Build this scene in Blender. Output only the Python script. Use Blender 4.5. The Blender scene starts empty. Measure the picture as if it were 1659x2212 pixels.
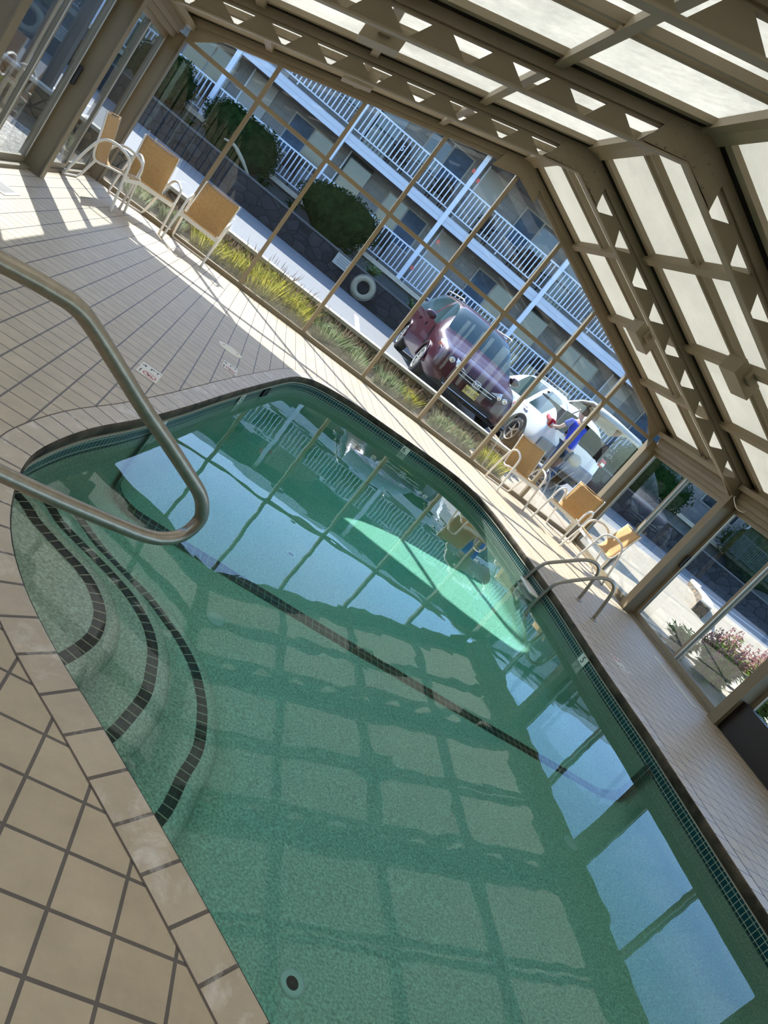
import bpy, bmesh, math, random
from mathutils import Vector, Matrix, noise
random.seed(7)
C = bpy.context.scene.collection
SC = bpy.context.scene
PI = math.pi

# ------------------------------------------------------------------ camera
cam_d = bpy.data.cameras.new('camera')
cam = bpy.data.objects.new('camera', cam_d)
C.objects.link(cam)
SC.camera = cam
_pit, _rol, _yaw = 1.32427087, 0.69273915, -0.33583005
cam.matrix_world = (Matrix.Translation((2.15744, -11.14149, 1.48191)) @ Matrix.Rotation(_yaw, 4, 'Z')
                    @ Matrix.Rotation(_pit, 4, 'X') @ Matrix.Rotation(_rol, 4, 'Z'))
cam_d.sensor_fit = 'HORIZONTAL'
cam_d.sensor_width = 36.0
cam_d.lens = 36.0 * 1614.9 / 1659.0
cam_d.clip_start = 0.02
cam_d.clip_end = 500

# ------------------------------------------------------------------ world, sun, exposure
SUN_DIR = Vector((1.03, -2.08, -2.08)).normalized()      # the way the light travels
w = bpy.data.worlds.new('world')
SC.world = w
w.use_nodes = True
nt = w.node_tree
nt.nodes.clear()
wo = nt.nodes.new('ShaderNodeOutputWorld')
bg = nt.nodes.new('ShaderNodeBackground')
sky = nt.nodes.new('ShaderNodeTexSky')
sky.sky_type = 'NISHITA'
sky.sun_disc = False
sky.sun_elevation = math.asin(-SUN_DIR.z)
sky.sun_rotation = math.atan2(-SUN_DIR.x, -SUN_DIR.y)
sky.air_density = 1.0
sky.dust_density = 0.6
sky.ozone_density = 2.5
tc = nt.nodes.new('ShaderNodeTexCoord')
mp = nt.nodes.new('ShaderNodeMapping')
mp.inputs['Scale'].default_value = (1.0, 1.0, 2.6)
nz = nt.nodes.new('ShaderNodeTexNoise')
nz.inputs['Scale'].default_value = 2.2
nz.inputs['Detail'].default_value = 7
nz.inputs['Roughness'].default_value = 0.6
cr = nt.nodes.new('ShaderNodeValToRGB')
cr.color_ramp.elements[0].position = 0.45
cr.color_ramp.elements[1].position = 0.8
mx = nt.nodes.new('ShaderNodeMix')
mx.data_type = 'RGBA'
mx.inputs[7].default_value = (7.5, 8.0, 8.8, 1)
ml = nt.nodes.new('ShaderNodeMath')
ml.operation = 'MULTIPLY'
ml.inputs[1].default_value = 0.22
nt.links.new(tc.outputs['Generated'], mp.inputs[0])
nt.links.new(mp.outputs[0], nz.inputs['Vector'])
nt.links.new(nz.outputs['Fac'], cr.inputs[0])
nt.links.new(cr.outputs['Color'], ml.inputs[0])
nt.links.new(ml.outputs[0], mx.inputs[0])
tn = nt.nodes.new('ShaderNodeVectorMath')
tn.operation = 'MULTIPLY'
tn.inputs[1].default_value = (0.84, 0.97, 1.08)
nt.links.new(sky.outputs[0], tn.inputs[0])
nt.links.new(tn.outputs[0], mx.inputs[6])
nt.links.new(mx.outputs[2], bg.inputs['Color'])
bg.inputs['Strength'].default_value = 0.30
nt.links.new(bg.outputs[0], wo.inputs[0])

sd = bpy.data.lights.new('sun', 'SUN')
sd.energy = 7.2
sd.angle = 0.0093
sd.color = (1.0, 0.965, 0.915)
so = bpy.data.objects.new('sun', sd)
C.objects.link(so)
so.rotation_mode = 'QUATERNION'
so.rotation_quaternion = SUN_DIR.to_track_quat('-Z', 'Y')
so.location = (-8, 18, 22)
sd.cycles.is_caustics_light = True

SC.view_settings.view_transform = 'Standard'
SC.view_settings.look = 'None'
SC.view_settings.exposure = 0.92
SC.view_settings.gamma = 1.0
SC.view_settings.use_curve_mapping = False
SC.render.engine = 'CYCLES'
cy = SC.cycles
cy.use_denoising = True
try:
    cy.denoiser = 'OPENIMAGEDENOISE'
    cy.denoising_input_passes = 'RGB_ALBEDO_NORMAL'
except Exception:
    pass
cy.max_bounces = 8
cy.diffuse_bounces = 4
cy.glossy_bounces = 3
cy.transmission_bounces = 6
cy.use_adaptive_sampling = True
cy.adaptive_threshold = 0.06
cy.adaptive_min_samples = 16
cy.transparent_max_bounces = 16
cy.caustics_reflective = False
cy.caustics_refractive = True
cy.sample_clamp_indirect = 6.0
cy.blur_glossy = 0.3


# ------------------------------------------------------------------ materials
def mat(name, col, rough=0.5, metal=0.0, spec=0.5, nscale=0, namt=0.0, bump=0.0, bscale=60, trans=0.0, coat=0.0, emit=None):
    m = bpy.data.materials.new(name)
    m.use_nodes = True
    n = m.node_tree
    b = n.nodes['Principled BSDF']
    b.inputs['Base Color'].default_value = (*col, 1)
    b.inputs['Roughness'].default_value = rough
    b.inputs['Metallic'].default_value = metal
    b.inputs['Specular IOR Level'].default_value = spec
    b.inputs['Coat Weight'].default_value = coat
    t = n.nodes.new('ShaderNodeTexCoord')
    if namt > 0:
        q = n.nodes.new('ShaderNodeTexNoise')
        q.inputs['Scale'].default_value = nscale
        q.inputs['Detail'].default_value = 4
        r = n.nodes.new('ShaderNodeMapRange')
        r.inputs[1].default_value = 0.3
        r.inputs[2].default_value = 0.7
        r.inputs[3].default_value = 1 - namt
        r.inputs[4].default_value = 1 + namt * 0.6
        x = n.nodes.new('ShaderNodeVectorMath')
        x.operation = 'SCALE'
        x.inputs[0].default_value = col
        n.links.new(t.outputs['Object'], q.inputs['Vector'])
        n.links.new(q.outputs['Fac'], r.inputs[0])
        n.links.new(r.outputs[0], x.inputs['Scale'])
        n.links.new(x.outputs[0], b.inputs['Base Color'])
    if bump > 0:
        q = n.nodes.new('ShaderNodeTexNoise')
        q.inputs['Scale'].default_value = bscale
        bp = n.nodes.new('ShaderNodeBump')
        bp.inputs['Strength'].default_value = bump
        bp.inputs['Distance'].default_value = 0.01
        n.links.new(t.outputs['Object'], q.inputs['Vector'])
        n.links.new(q.outputs['Fac'], bp.inputs['Height'])
        n.links.new(bp.outputs[0], b.inputs['Normal'])
    if emit:
        b.inputs['Emission Color'].default_value = (*emit[0], 1)
        b.inputs['Emission Strength'].default_value = emit[1]
    return m


def brick_mat(name, c1, c2, mortar, bw, rh, ms, rough=0.5, offx=0, offy=0, off=0.0, uv=False, plane='xy', namt=0.12, nscale=9, spec=0.5,
              stain=None, bump=0.0, smooth=0.1):
    m = bpy.data.materials.new(name)
    m.use_nodes = True
    n = m.node_tree
    b = n.nodes['Principled BSDF']
    t = n.nodes.new('ShaderNodeTexCoord')
    src = t.outputs['UV' if uv else 'Object']
    if plane == 'xz' or plane == 'yz':
        sp = n.nodes.new('ShaderNodeSeparateXYZ')
        cb = n.nodes.new('ShaderNodeCombineXYZ')
        n.links.new(src, sp.inputs[0])
        n.links.new(sp.outputs[0 if plane == 'xz' else 1], cb.inputs[0])
        n.links.new(sp.outputs[2], cb.inputs[1])
        src2 = cb.outputs[0]
    else:
        src2 = src
    mpn = n.nodes.new('ShaderNodeMapping')
    mpn.inputs['Location'].default_value = (offx, offy, 0)
    n.links.new(src2, mpn.inputs[0])
    k = n.nodes.new('ShaderNodeTexBrick')
    k.offset = off
    k.squash = 1.0
    k.inputs['Scale'].default_value = 1.0
    k.inputs['Color1'].default_value = (*c1, 1)
    k.inputs['Color2'].default_value = (*c2, 1)
    k.inputs['Mortar'].default_value = (*mortar, 1)
    k.inputs['Mortar Size'].default_value = ms
    k.inputs['Mortar Smooth'].default_value = smooth
    k.inputs['Bias'].default_value = 0.0
    k.inputs['Brick Width'].default_value = bw
    k.inputs['Row Height'].default_value = rh
    n.links.new(mpn.outputs[0], k.inputs['Vector'])
    q = n.nodes.new('ShaderNodeTexNoise')
    q.inputs['Scale'].default_value = nscale
    q.inputs['Detail'].default_value = 8
    q.inputs['Roughness'].default_value = 0.7
    n.links.new(t.outputs['Object'], q.inputs['Vector'])
    r = n.nodes.new('ShaderNodeMapRange')
    r.inputs[1].default_value = 0.3
    r.inputs[2].default_value = 0.7
    r.inputs[3].default_value = 1 - namt
    r.inputs[4].default_value = 1 + namt * 0.7
    n.links.new(q.outputs['Fac'], r.inputs[0])
    x = n.nodes.new('ShaderNodeVectorMath')
    x.operation = 'SCALE'
    n.links.new(k.outputs['Color'], x.inputs[0])
    n.links.new(r.outputs[0], x.inputs['Scale'])
    last = x.outputs[0]
    if stain:
        col, sc, lo, amt = stain
        s = n.nodes.new('ShaderNodeTexNoise')
        s.inputs['Scale'].default_value = sc
        s.inputs['Detail'].default_value = 9
        s.inputs['Roughness'].default_value = 0.72
        s.inputs['Distortion'].default_value = 0.4
        n.links.new(t.outputs['Object'], s.inputs['Vector'])
        rr = n.nodes.new('ShaderNodeMapRange')
        rr.inputs[1].default_value = lo
        rr.inputs[2].default_value = lo + 0.14
        rr.inputs[4].default_value = amt
        n.links.new(s.outputs['Fac'], rr.inputs[0])
        mm = n.nodes.new('ShaderNodeMix')
        mm.data_type = 'RGBA'
        mm.inputs[7].default_value = (*col, 1)
        n.links.new(rr.outputs[0], mm.inputs[0])
        n.links.new(last, mm.inputs[6])
        last = mm.outputs[2]
    n.links.new(last, b.inputs['Base Color'])
    b.inputs['Roughness'].default_value = rough
    b.inputs['Specular IOR Level'].default_value = spec
    bp = n.nodes.new('ShaderNodeBump')
    bp.invert = True
    bp.inputs['Strength'].default_value = 0.5 + bump
    bp.inputs['Distance'].default_value = 0.004
    n.links.new(k.outputs['Fac'], bp.inputs['Height'])
    n.links.new(bp.outputs[0], b.inputs['Normal'])
    return m


def voronoi_mat(name, cols, mortar, scale, rough=0.8, stretch=(1, 1, 1), mw=0.06):
    m = bpy.data.materials.new(name)
    m.use_nodes = True
    n = m.node_tree
    b = n.nodes['Principled BSDF']
    t = n.nodes.new('ShaderNodeTexCoord')
    mpn = n.nodes.new('ShaderNodeMapping')
    mpn.inputs['Scale'].default_value = stretch
    n.links.new(t.outputs['Object'], mpn.inputs[0])
    v = n.nodes.new('ShaderNodeTexVoronoi')
    v.inputs['Scale'].default_value = scale
    v2 = n.nodes.new('ShaderNodeTexVoronoi')
    v2.feature = 'DISTANCE_TO_EDGE'
    v2.inputs['Scale'].default_value = scale
    n.links.new(mpn.outputs[0], v.inputs['Vector'])
    n.links.new(mpn.outputs[0], v2.inputs['Vector'])
    cr = n.nodes.new('ShaderNodeValToRGB')
    e = cr.color_ramp.elements
    e[0].color = (*cols[0], 1)
    e[1].color = (*cols[-1], 1)
    for i, c in enumerate(cols[1:-1]):
        ne = e.new((i + 1) / (len(cols) - 1))
        ne.color = (*c, 1)
    sp = n.nodes.new('ShaderNodeSeparateColor')
    n.links.new(v.outputs['Color'], sp.inputs[0])
    n.links.new(sp.outputs[0], cr.inputs[0])
    lt = n.nodes.new('ShaderNodeMath')
    lt.operation = 'LESS_THAN'
    lt.inputs[1].default_value = mw
    n.links.new(v2.outputs['Distance'], lt.inputs[0])
    mm = n.nodes.new('ShaderNodeMix')
    mm.data_type = 'RGBA'
    n.links.new(lt.outputs[0], mm.inputs[0])
    n.links.new(cr.outputs[0], mm.inputs[6])
    mm.inputs[7].default_value = (*mortar, 1)
    n.links.new(mm.outputs[2], b.inputs['Base Color'])
    b.inputs['Roughness'].default_value = rough
    bp = n.nodes.new('ShaderNodeBump')
    bp.inputs['Strength'].default_value = 0.8
    bp.inputs['Distance'].default_value = 0.03
    n.links.new(v2.outputs['Distance'], bp.inputs['Height'])
    n.links.new(bp.outputs[0], b.inputs['Normal'])
    return m


def glass_mat(name, tint=(1, 1, 1), ior=1.5, rough=0.0, dirt=0.0):
    m = bpy.data.materials.new(name)
    m.use_nodes = True
    n = m.node_tree
    n.nodes.clear()
    o = n.nodes.new('ShaderNodeOutputMaterial')
    tr = n.nodes.new('ShaderNodeBsdfTransparent')
    tr.inputs[0].default_value = (*tint, 1)
    gl = n.nodes.new('ShaderNodeBsdfGlossy')
    gl.inputs['Roughness'].default_value = rough
    fr = n.nodes.new('ShaderNodeFresnel')
    ge = n.nodes.new('ShaderNodeNewGeometry')
    ri = n.nodes.new('ShaderNodeMapRange')       # same fresnel on the way in and out of the thin pane
    ri.inputs[3].default_value = ior
    ri.inputs[4].default_value = 1.0 / ior
    n.links.new(ge.outputs['Backfacing'], ri.inputs[0])
    n.links.new(ri.outputs[0], fr.inputs[0])
    mxs = n.nodes.new('ShaderNodeMixShader')
    n.links.new(fr.outputs[0], mxs.inputs[0])
    n.links.new(tr.outputs[0], mxs.inputs[1])
    n.links.new(gl.outputs[0], mxs.inputs[2])
    last = mxs.outputs[0]
    if dirt > 0:
        df = n.nodes.new('ShaderNodeBsdfDiffuse')
        df.inputs[0].default_value = (0.6, 0.6, 0.58, 1)
        t = n.nodes.new('ShaderNodeTexCoord')
        q = n.nodes.new('ShaderNodeTexNoise')
        q.inputs['Scale'].default_value = 3
        q.inputs['Detail'].default_value = 6
        sp = n.nodes.new('ShaderNodeSeparateXYZ')
        n.links.new(t.outputs['Object'], sp.inputs[0])
        rz = n.nodes.new('ShaderNodeMapRange')      # lime film splashed on the lowest 35 cm of the glass
        rz.inputs[1].default_value = 0.05
        rz.inputs[2].default_value = 0.27
        rz.inputs[3].default_value = 1.0
        rz.inputs[4].default_value = 0.0
        n.links.new(sp.outputs[2], rz.inputs[0])
        pw = n.nodes.new('ShaderNodeMath')
        pw.operation = 'MULTIPLY'
        n.links.new(rz.outputs[0], pw.inputs[0])
        n.links.new(q.outputs['Fac'], pw.inputs[1])
        n.links.new(t.outputs['Object'], q.inputs['Vector'])
        ml = n.nodes.new('ShaderNodeMath')
        ml.operation = 'MULTIPLY'
        ml.inputs[1].default_value = dirt
        n.links.new(pw.outputs[0], ml.inputs[0])
        m2 = n.nodes.new('ShaderNodeMixShader')
        n.links.new(ml.outputs[0], m2.inputs[0])
        n.links.new(last, m2.inputs[1])
        n.links.new(df.outputs[0], m2.inputs[2])
        last = m2.outputs[0]
    n.links.new(last, o.inputs[0])
    return m


def panel_mat(name, col, spot=0.1):
    m = bpy.data.materials.new(name)
    m.use_nodes = True
    n = m.node_tree
    n.nodes.clear()
    o = n.nodes.new('ShaderNodeOutputMaterial')
    tl = n.nodes.new('ShaderNodeBsdfTranslucent')
    df = n.nodes.new('ShaderNodeBsdfDiffuse')
    df.inputs[0].default_value = (col[0] * .8, col[1] * .8, col[2] * .8, 1)
    t = n.nodes.new('ShaderNodeTexCoord')
    q = n.nodes.new('ShaderNodeTexNoise')
    q.inputs['Scale'].default_value = 14
    q.inputs['Detail'].default_value = 6
    q.inputs['Roughness'].default_value = 0.75
    q2 = n.nodes.new('ShaderNodeTexNoise')
    q2.inputs['Scale'].default_value = 1.6
    n.links.new(t.outputs['Object'], q.inputs['Vector'])
    n.links.new(t.outputs['Object'], q2.inputs['Vector'])
    ad = n.nodes.new('ShaderNodeMath')
    n.links.new(q.outputs['Fac'], ad.inputs[0])
    n.links.new(q2.outputs['Fac'], ad.inputs[1])
    r = n.nodes.new('ShaderNodeMapRange')
    r.inputs[1].default_value = 0.7
    r.inputs[2].default_value = 1.3
    r.inputs[3].default_value = 1 - spot
    r.inputs[4].default_value = 1 + spot
    n.links.new(ad.outputs[0], r.inputs[0])
    x = n.nodes.new('ShaderNodeVectorMath')
    x.operation = 'SCALE'
    x.inputs[0].default_value = col
    n.links.new(r.outputs[0], x.inputs['Scale'])
    n.links.new(x.outputs[0], tl.inputs[0])
    mxs = n.nodes.new('ShaderNodeMixShader')
    mxs.inputs[0].default_value = 0.25
    n.links.new(tl.outputs[0], mxs.inputs[1])
    n.links.new(df.outputs[0], mxs.inputs[2])
    n.links.new(mxs.outputs[0], o.inputs[0])
    return m


def leaf_mat(name, c1, c2, nscale=6):
    m = bpy.data.materials.new(name)
    m.use_nodes = True
    n = m.node_tree
    b = n.nodes['Principled BSDF']
    t = n.nodes.new('ShaderNodeTexCoord')
    q = n.nodes.new('ShaderNodeTexNoise')
    q.inputs['Scale'].default_value = nscale
    n.links.new(t.outputs['Object'], q.inputs['Vector'])
    r = n.nodes.new('ShaderNodeMapRange')
    r.inputs[1].default_value = 0.35
    r.inputs[2].default_value = 0.65
    n.links.new(q.outputs['Fac'], r.inputs[0])
    mm = n.nodes.new('ShaderNodeMix')
    mm.data_type = 'RGBA'
    mm.inputs[6].default_value = (*c1, 1)
    mm.inputs[7].default_value = (*c2, 1)
    n.links.new(r.outputs[0], mm.inputs[0])
    n.nodes.remove(b)
    df = n.nodes.new('ShaderNodeBsdfDiffuse')
    tl = n.nodes.new('ShaderNodeBsdfTranslucent')
    ms = n.nodes.new('ShaderNodeMixShader')
    ms.inputs[0].default_value = 0.45
    n.links.new(mm.outputs[2], df.inputs[0])
    n.links.new(mm.outputs[2], tl.inputs[0])
    n.links.new(df.outputs[0], ms.inputs[1])
    n.links.new(tl.outputs[0], ms.inputs[2])
    n.links.new(ms.outputs[0], n.nodes['Material Output'].inputs[0])
    return m


M = {}
M['bronze'] = mat('bronze_paint', (0.228, 0.185, 0.120), 0.5, 0.0, 0.3, 3, 0.07)
M['bronze2'] = mat('bronze_paint_sheen', (0.262, 0.213, 0.142), 0.42, 0.0, 0.35, 3, 0.06)
M['black'] = mat('black_gasket', (0.006, 0.006, 0.006), 0.55, 0, 0.2)
M['alu'] = mat('mill_aluminium', (0.55, 0.53, 0.48), 0.4, 0.6)
M['steel'] = mat('stainless_steel', (0.38, 0.335, 0.28), 0.34, 0.92, 0.5, 40, 0.12)
M['white'] = mat('white_enamel', (0.80, 0.78, 0.73), 0.35, 0, 0.5)
M['white_rim'] = mat('white_plastic', (0.75, 0.77, 0.72), 0.4)
M['deck'] = brick_mat('deck_tile', (0.53, 0.425, 0.298), (0.495, 0.395, 0.275), (0.14, 0.115, 0.10), 0.1595, 0.1535, 0.0052, 0.42,
                      offx=-(2.571 - 0.1595 * 20), offy=-(-9.92 - 0.1535 * 0), namt=0.16, nscale=7, spec=0.32)
M['coping'] = brick_mat('coping_tile', (0.53, 0.425, 0.31), (0.49, 0.395, 0.288), (0.12, 0.095, 0.08), 0.147, 1.0, 0.0058, 0.4, uv=True, offy=0.5,
                        namt=0.14, nscale=8, stain=((0.80, 0.74, 0.66), 6.0, 0.53, 0.6))
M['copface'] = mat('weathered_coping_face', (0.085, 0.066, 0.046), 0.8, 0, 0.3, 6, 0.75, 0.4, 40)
M['grout'] = mat('pale_grout', (0.42, 0.42, 0.34), 0.7)
M['wtile'] = brick_mat('waterline_glass_tile', (0.004, 0.045, 0.055), (0.006, 0.055, 0.07), (0.40, 0.46, 0.34), 0.0412, 0.052, 0.0026, 0.35, uv=True,
                       offy=0.028, namt=0.2, nscale=20, spec=0.2)
M['btile'] = brick_mat('dark_step_tile', (0.022, 0.017, 0.012), (0.028, 0.021, 0.015), (0.55, 0.53, 0.36), 0.052, 1.0, 0.0028, 0.3, uv=True, offy=0.5,
                       namt=0.2, nscale=20)
M['btile2'] = brick_mat('dark_line_tile', (0.022, 0.019, 0.016), (0.03, 0.024, 0.018), (0.42, 0.42, 0.30), 0.056, 0.055, 0.0028, 0.3, uv=True, offy=0.0,
                        namt=0.2, nscale=20)
M['plaster'] = mat('pebble_pool_plaster', (0.60, 0.70, 0.575), 0.8, 0, 0.2, 85, 0.42, 0.25, 90)
M['glass'] = glass_mat('window_glass', (0.95, 0.97, 0.97), 1.55, 0.0, 0.38)
M['glass_d'] = glass_mat('tinted_door_glass', (0.89, 0.93, 0.94), 1.6, 0.0, 0.5)
M['panel'] = panel_mat('milky_polycarbonate', (0.60, 0.575, 0.505), 0.16)
M['panelw'] = panel_mat('milky_polycarbonate_side', (0.60, 0.565, 0.475), 0.07)
M['sling'] = mat('tan_mesh_sling', (0.52, 0.325, 0.145), 0.75, 0, 0.2, 45, 0.14, 0.3, 300)
M['chairw'] = mat('chair_white_paint', (0.82, 0.79, 0.73), 0.35, 0, 0.5)
M['marker'] = mat('depth_marker_ceramic', (0.72, 0.64, 0.50), 0.35)
M['markerw'] = mat('white_depth_marker', (0.72, 0.76, 0.68), 0.3)
M['ink'] = mat('black_marking', (0.015, 0.015, 0.018), 0.5)
M['red'] = mat('red_marking', (0.55, 0.09, 0.06), 0.5)
M['lid'] = mat('cream_skimmer_lid', (0.76, 0.68, 0.52), 0.5, 0, 0.4, 4, 0.06)
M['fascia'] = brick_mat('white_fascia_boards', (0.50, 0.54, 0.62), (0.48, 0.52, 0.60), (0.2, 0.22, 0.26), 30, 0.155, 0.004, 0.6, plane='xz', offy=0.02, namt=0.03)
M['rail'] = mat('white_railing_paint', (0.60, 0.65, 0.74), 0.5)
M['siding'] = brick_mat('grey_wall_block', (0.22, 0.222, 0.225), (0.20, 0.202, 0.205), (0.13, 0.13, 0.135), 0.42, 0.2, 0.006, 0.8, plane='xz', off=0.5, namt=0.15, nscale=2)
M['ceil'] = brick_mat('ribbed_soffit', (0.19, 0.185, 0.17), (0.18, 0.175, 0.162), (0.13, 0.125, 0.115), 0.25, 50, 0.008, 0.8)
M['darkglass'] = mat('dark_window_glass', (0.03, 0.04, 0.05), 0.08, 0, 0.8)
M['curtain'] = mat('blue_curtain', (0.06, 0.10, 0.16), 0.8, 0, 0.2, 4, 0.3)
M['framew'] = mat('grey_window_frame', (0.34, 0.335, 0.32), 0.6)
M['darkwood'] = mat('dark_wicker', (0.02, 0.016, 0.014), 0.8)
M['shingle'] = brick_mat('grey_shingles', (0.18, 0.17, 0.16), (0.14, 0.135, 0.13), (0.08, 0.08, 0.08), 0.3, 0.18, 0.006, 0.9, off=0.5)
M['asphalt'] = mat('grey_asphalt', (0.185, 0.187, 0.19), 0.9, 0, 0.2, 30, 0.1)
M['concrete'] = mat('tan_patio_concrete', (0.36, 0.295, 0.215), 0.85, 0, 0.2, 2.2, 0.1)
M['curb'] = mat('concrete_wall_cap', (0.50, 0.45, 0.36), 0.85, 0, 0.2, 10, 0.12)
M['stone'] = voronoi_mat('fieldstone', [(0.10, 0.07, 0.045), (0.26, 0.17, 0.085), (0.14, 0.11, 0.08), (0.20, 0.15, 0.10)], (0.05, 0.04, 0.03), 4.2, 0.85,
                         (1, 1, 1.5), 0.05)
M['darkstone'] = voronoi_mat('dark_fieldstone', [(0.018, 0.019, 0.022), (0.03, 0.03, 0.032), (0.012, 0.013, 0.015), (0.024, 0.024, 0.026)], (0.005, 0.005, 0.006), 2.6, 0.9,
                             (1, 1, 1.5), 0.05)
M['soil'] = mat('bed_soil', (0.13, 0.10, 0.065), 0.95, 0, 0.1, 6, 0.3, 0.5, 30)
M['lav'] = leaf_mat('silver_green_leaf', (0.17, 0.21, 0.10), (0.30, 0.33, 0.19))
M['lavy'] = leaf_mat('yellow_green_leaf', (0.46, 0.40, 0.07), (0.20, 0.22, 0.06), 9)
M['stalk'] = leaf_mat('lavender_seed_heads', (0.13, 0.085, 0.07), (0.22, 0.16, 0.10))
M['hedge'] = leaf_mat('dark_green_leaf', (0.012, 0.034, 0.010), (0.03, 0.065, 0.018))
M['hosta'] = leaf_mat('hosta_leaf', (0.10, 0.18, 0.06), (0.20, 0.27, 0.12))
M['bright'] = leaf_mat('bright_green_leaf', (0.10, 0.22, 0.03), (0.30, 0.44, 0.08))
M['pinkfl'] = leaf_mat('dusty_pink_flower', (0.38, 0.15, 0.15), (0.52, 0.28, 0.25), 12)
M['stem'] = mat('brown_stem', (0.12, 0.09, 0.05), 0.8)
M['maroon'] = mat('maroon_car_paint', (0.050, 0.006, 0.014), 0.32, 0.1, 0.4, coat=0.45)
M['wpaint'] = mat('white_car_paint', (0.78, 0.78, 0.77), 0.25, 0.0, 0.5, coat=0.8)
M['plastic'] = mat('black_plastic', (0.02, 0.02, 0.022), 0.55)
M['gplastic'] = mat('grey_bumper_plastic', (0.22, 0.22, 0.225), 0.5)
M['carglass'] = mat('car_window_glass', (0.025, 0.05, 0.055), 0.10, 0.0, 0.45)
M['chrome'] = mat('chrome', (0.75, 0.75, 0.77), 0.12, 1.0)
M['tyre'] = mat('tyre_rubber', (0.018, 0.018, 0.018), 0.8)
M['lens'] = mat('headlamp_lens', (0.70, 0.72, 0.74), 0.1, 0.2, 0.8)
M['amber'] = mat('amber_lens', (0.5, 0.14, 0.08), 0.2)
M['tail'] = mat('red_tail_lamp', (0.45, 0.015, 0.02), 0.12, 0, 0.8)
M['plate'] = mat('yellow_licence_plate', (0.62, 0.52, 0.16), 0.4)
M['skin'] = mat('skin', (0.55, 0.32, 0.23), 0.55)
M['blue'] = mat('blue_cotton_shirt', (0.02, 0.05, 0.42), 0.85)
M['jeans'] = mat('dark_blue_denim', (0.03, 0.055, 0.11), 0.9)
M['hair'] = mat('grey_brown_hair', (0.12, 0.09, 0.07), 0.8)
M['cooler'] = mat('blue_plastic', (0.02, 0.10, 0.30), 0.4)
M['bagred'] = mat('red_fabric', (0.45, 0.03, 0.03), 0.8)
M['bagblk'] = mat('black_fabric', (0.03, 0.03, 0.035), 0.8, 0, 0.3, 20, 0.4)
M['beige'] = mat('beige_canvas', (0.45, 0.42, 0.34), 0.8)
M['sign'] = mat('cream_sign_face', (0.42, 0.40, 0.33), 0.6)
M['greensign'] = mat('green_sign_face', (0.02, 0.10, 0.05), 0.5)
M['ring'] = mat('tan_ring_reflection_and_log', (0.33, 0.29, 0.19), 0.7)
M['greywall'] = mat('grey_stucco', (0.12, 0.12, 0.115), 0.9, 0, 0.2, 2, 0.12)
M['gravel'] = voronoi_mat('pale_gravel', [(0.30, 0.27, 0.22), (0.5, 0.46, 0.4), (0.22, 0.2, 0.17)], (0.12, 0.1, 0.08), 18, 0.9)
M['darkdoor'] = mat('dark_brown_panel', (0.016, 0.012, 0.009), 0.45)
M['interior'] = mat('beige_interior_wall', (0.42, 0.36, 0.27), 0.8)


# ------------------------------------------------------------------ helpers
def tag(o, label=None, cat=None, group=None, kind=None):
    if label: o['label'] = label
    if cat: o['category'] = cat
    if group: o['group'] = group
    if kind: o['kind'] = kind
    return o


def empty(name, loc=(0, 0, 0), rz=0.0, label=None, cat=None, group=None, kind=None):
    o = bpy.data.objects.new(name, None)
    C.objects.link(o)
    o.location = loc
    o.rotation_euler = (0, 0, rz)
    o.empty_display_size = 0.1
    return tag(o, label, cat, group, kind)


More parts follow.
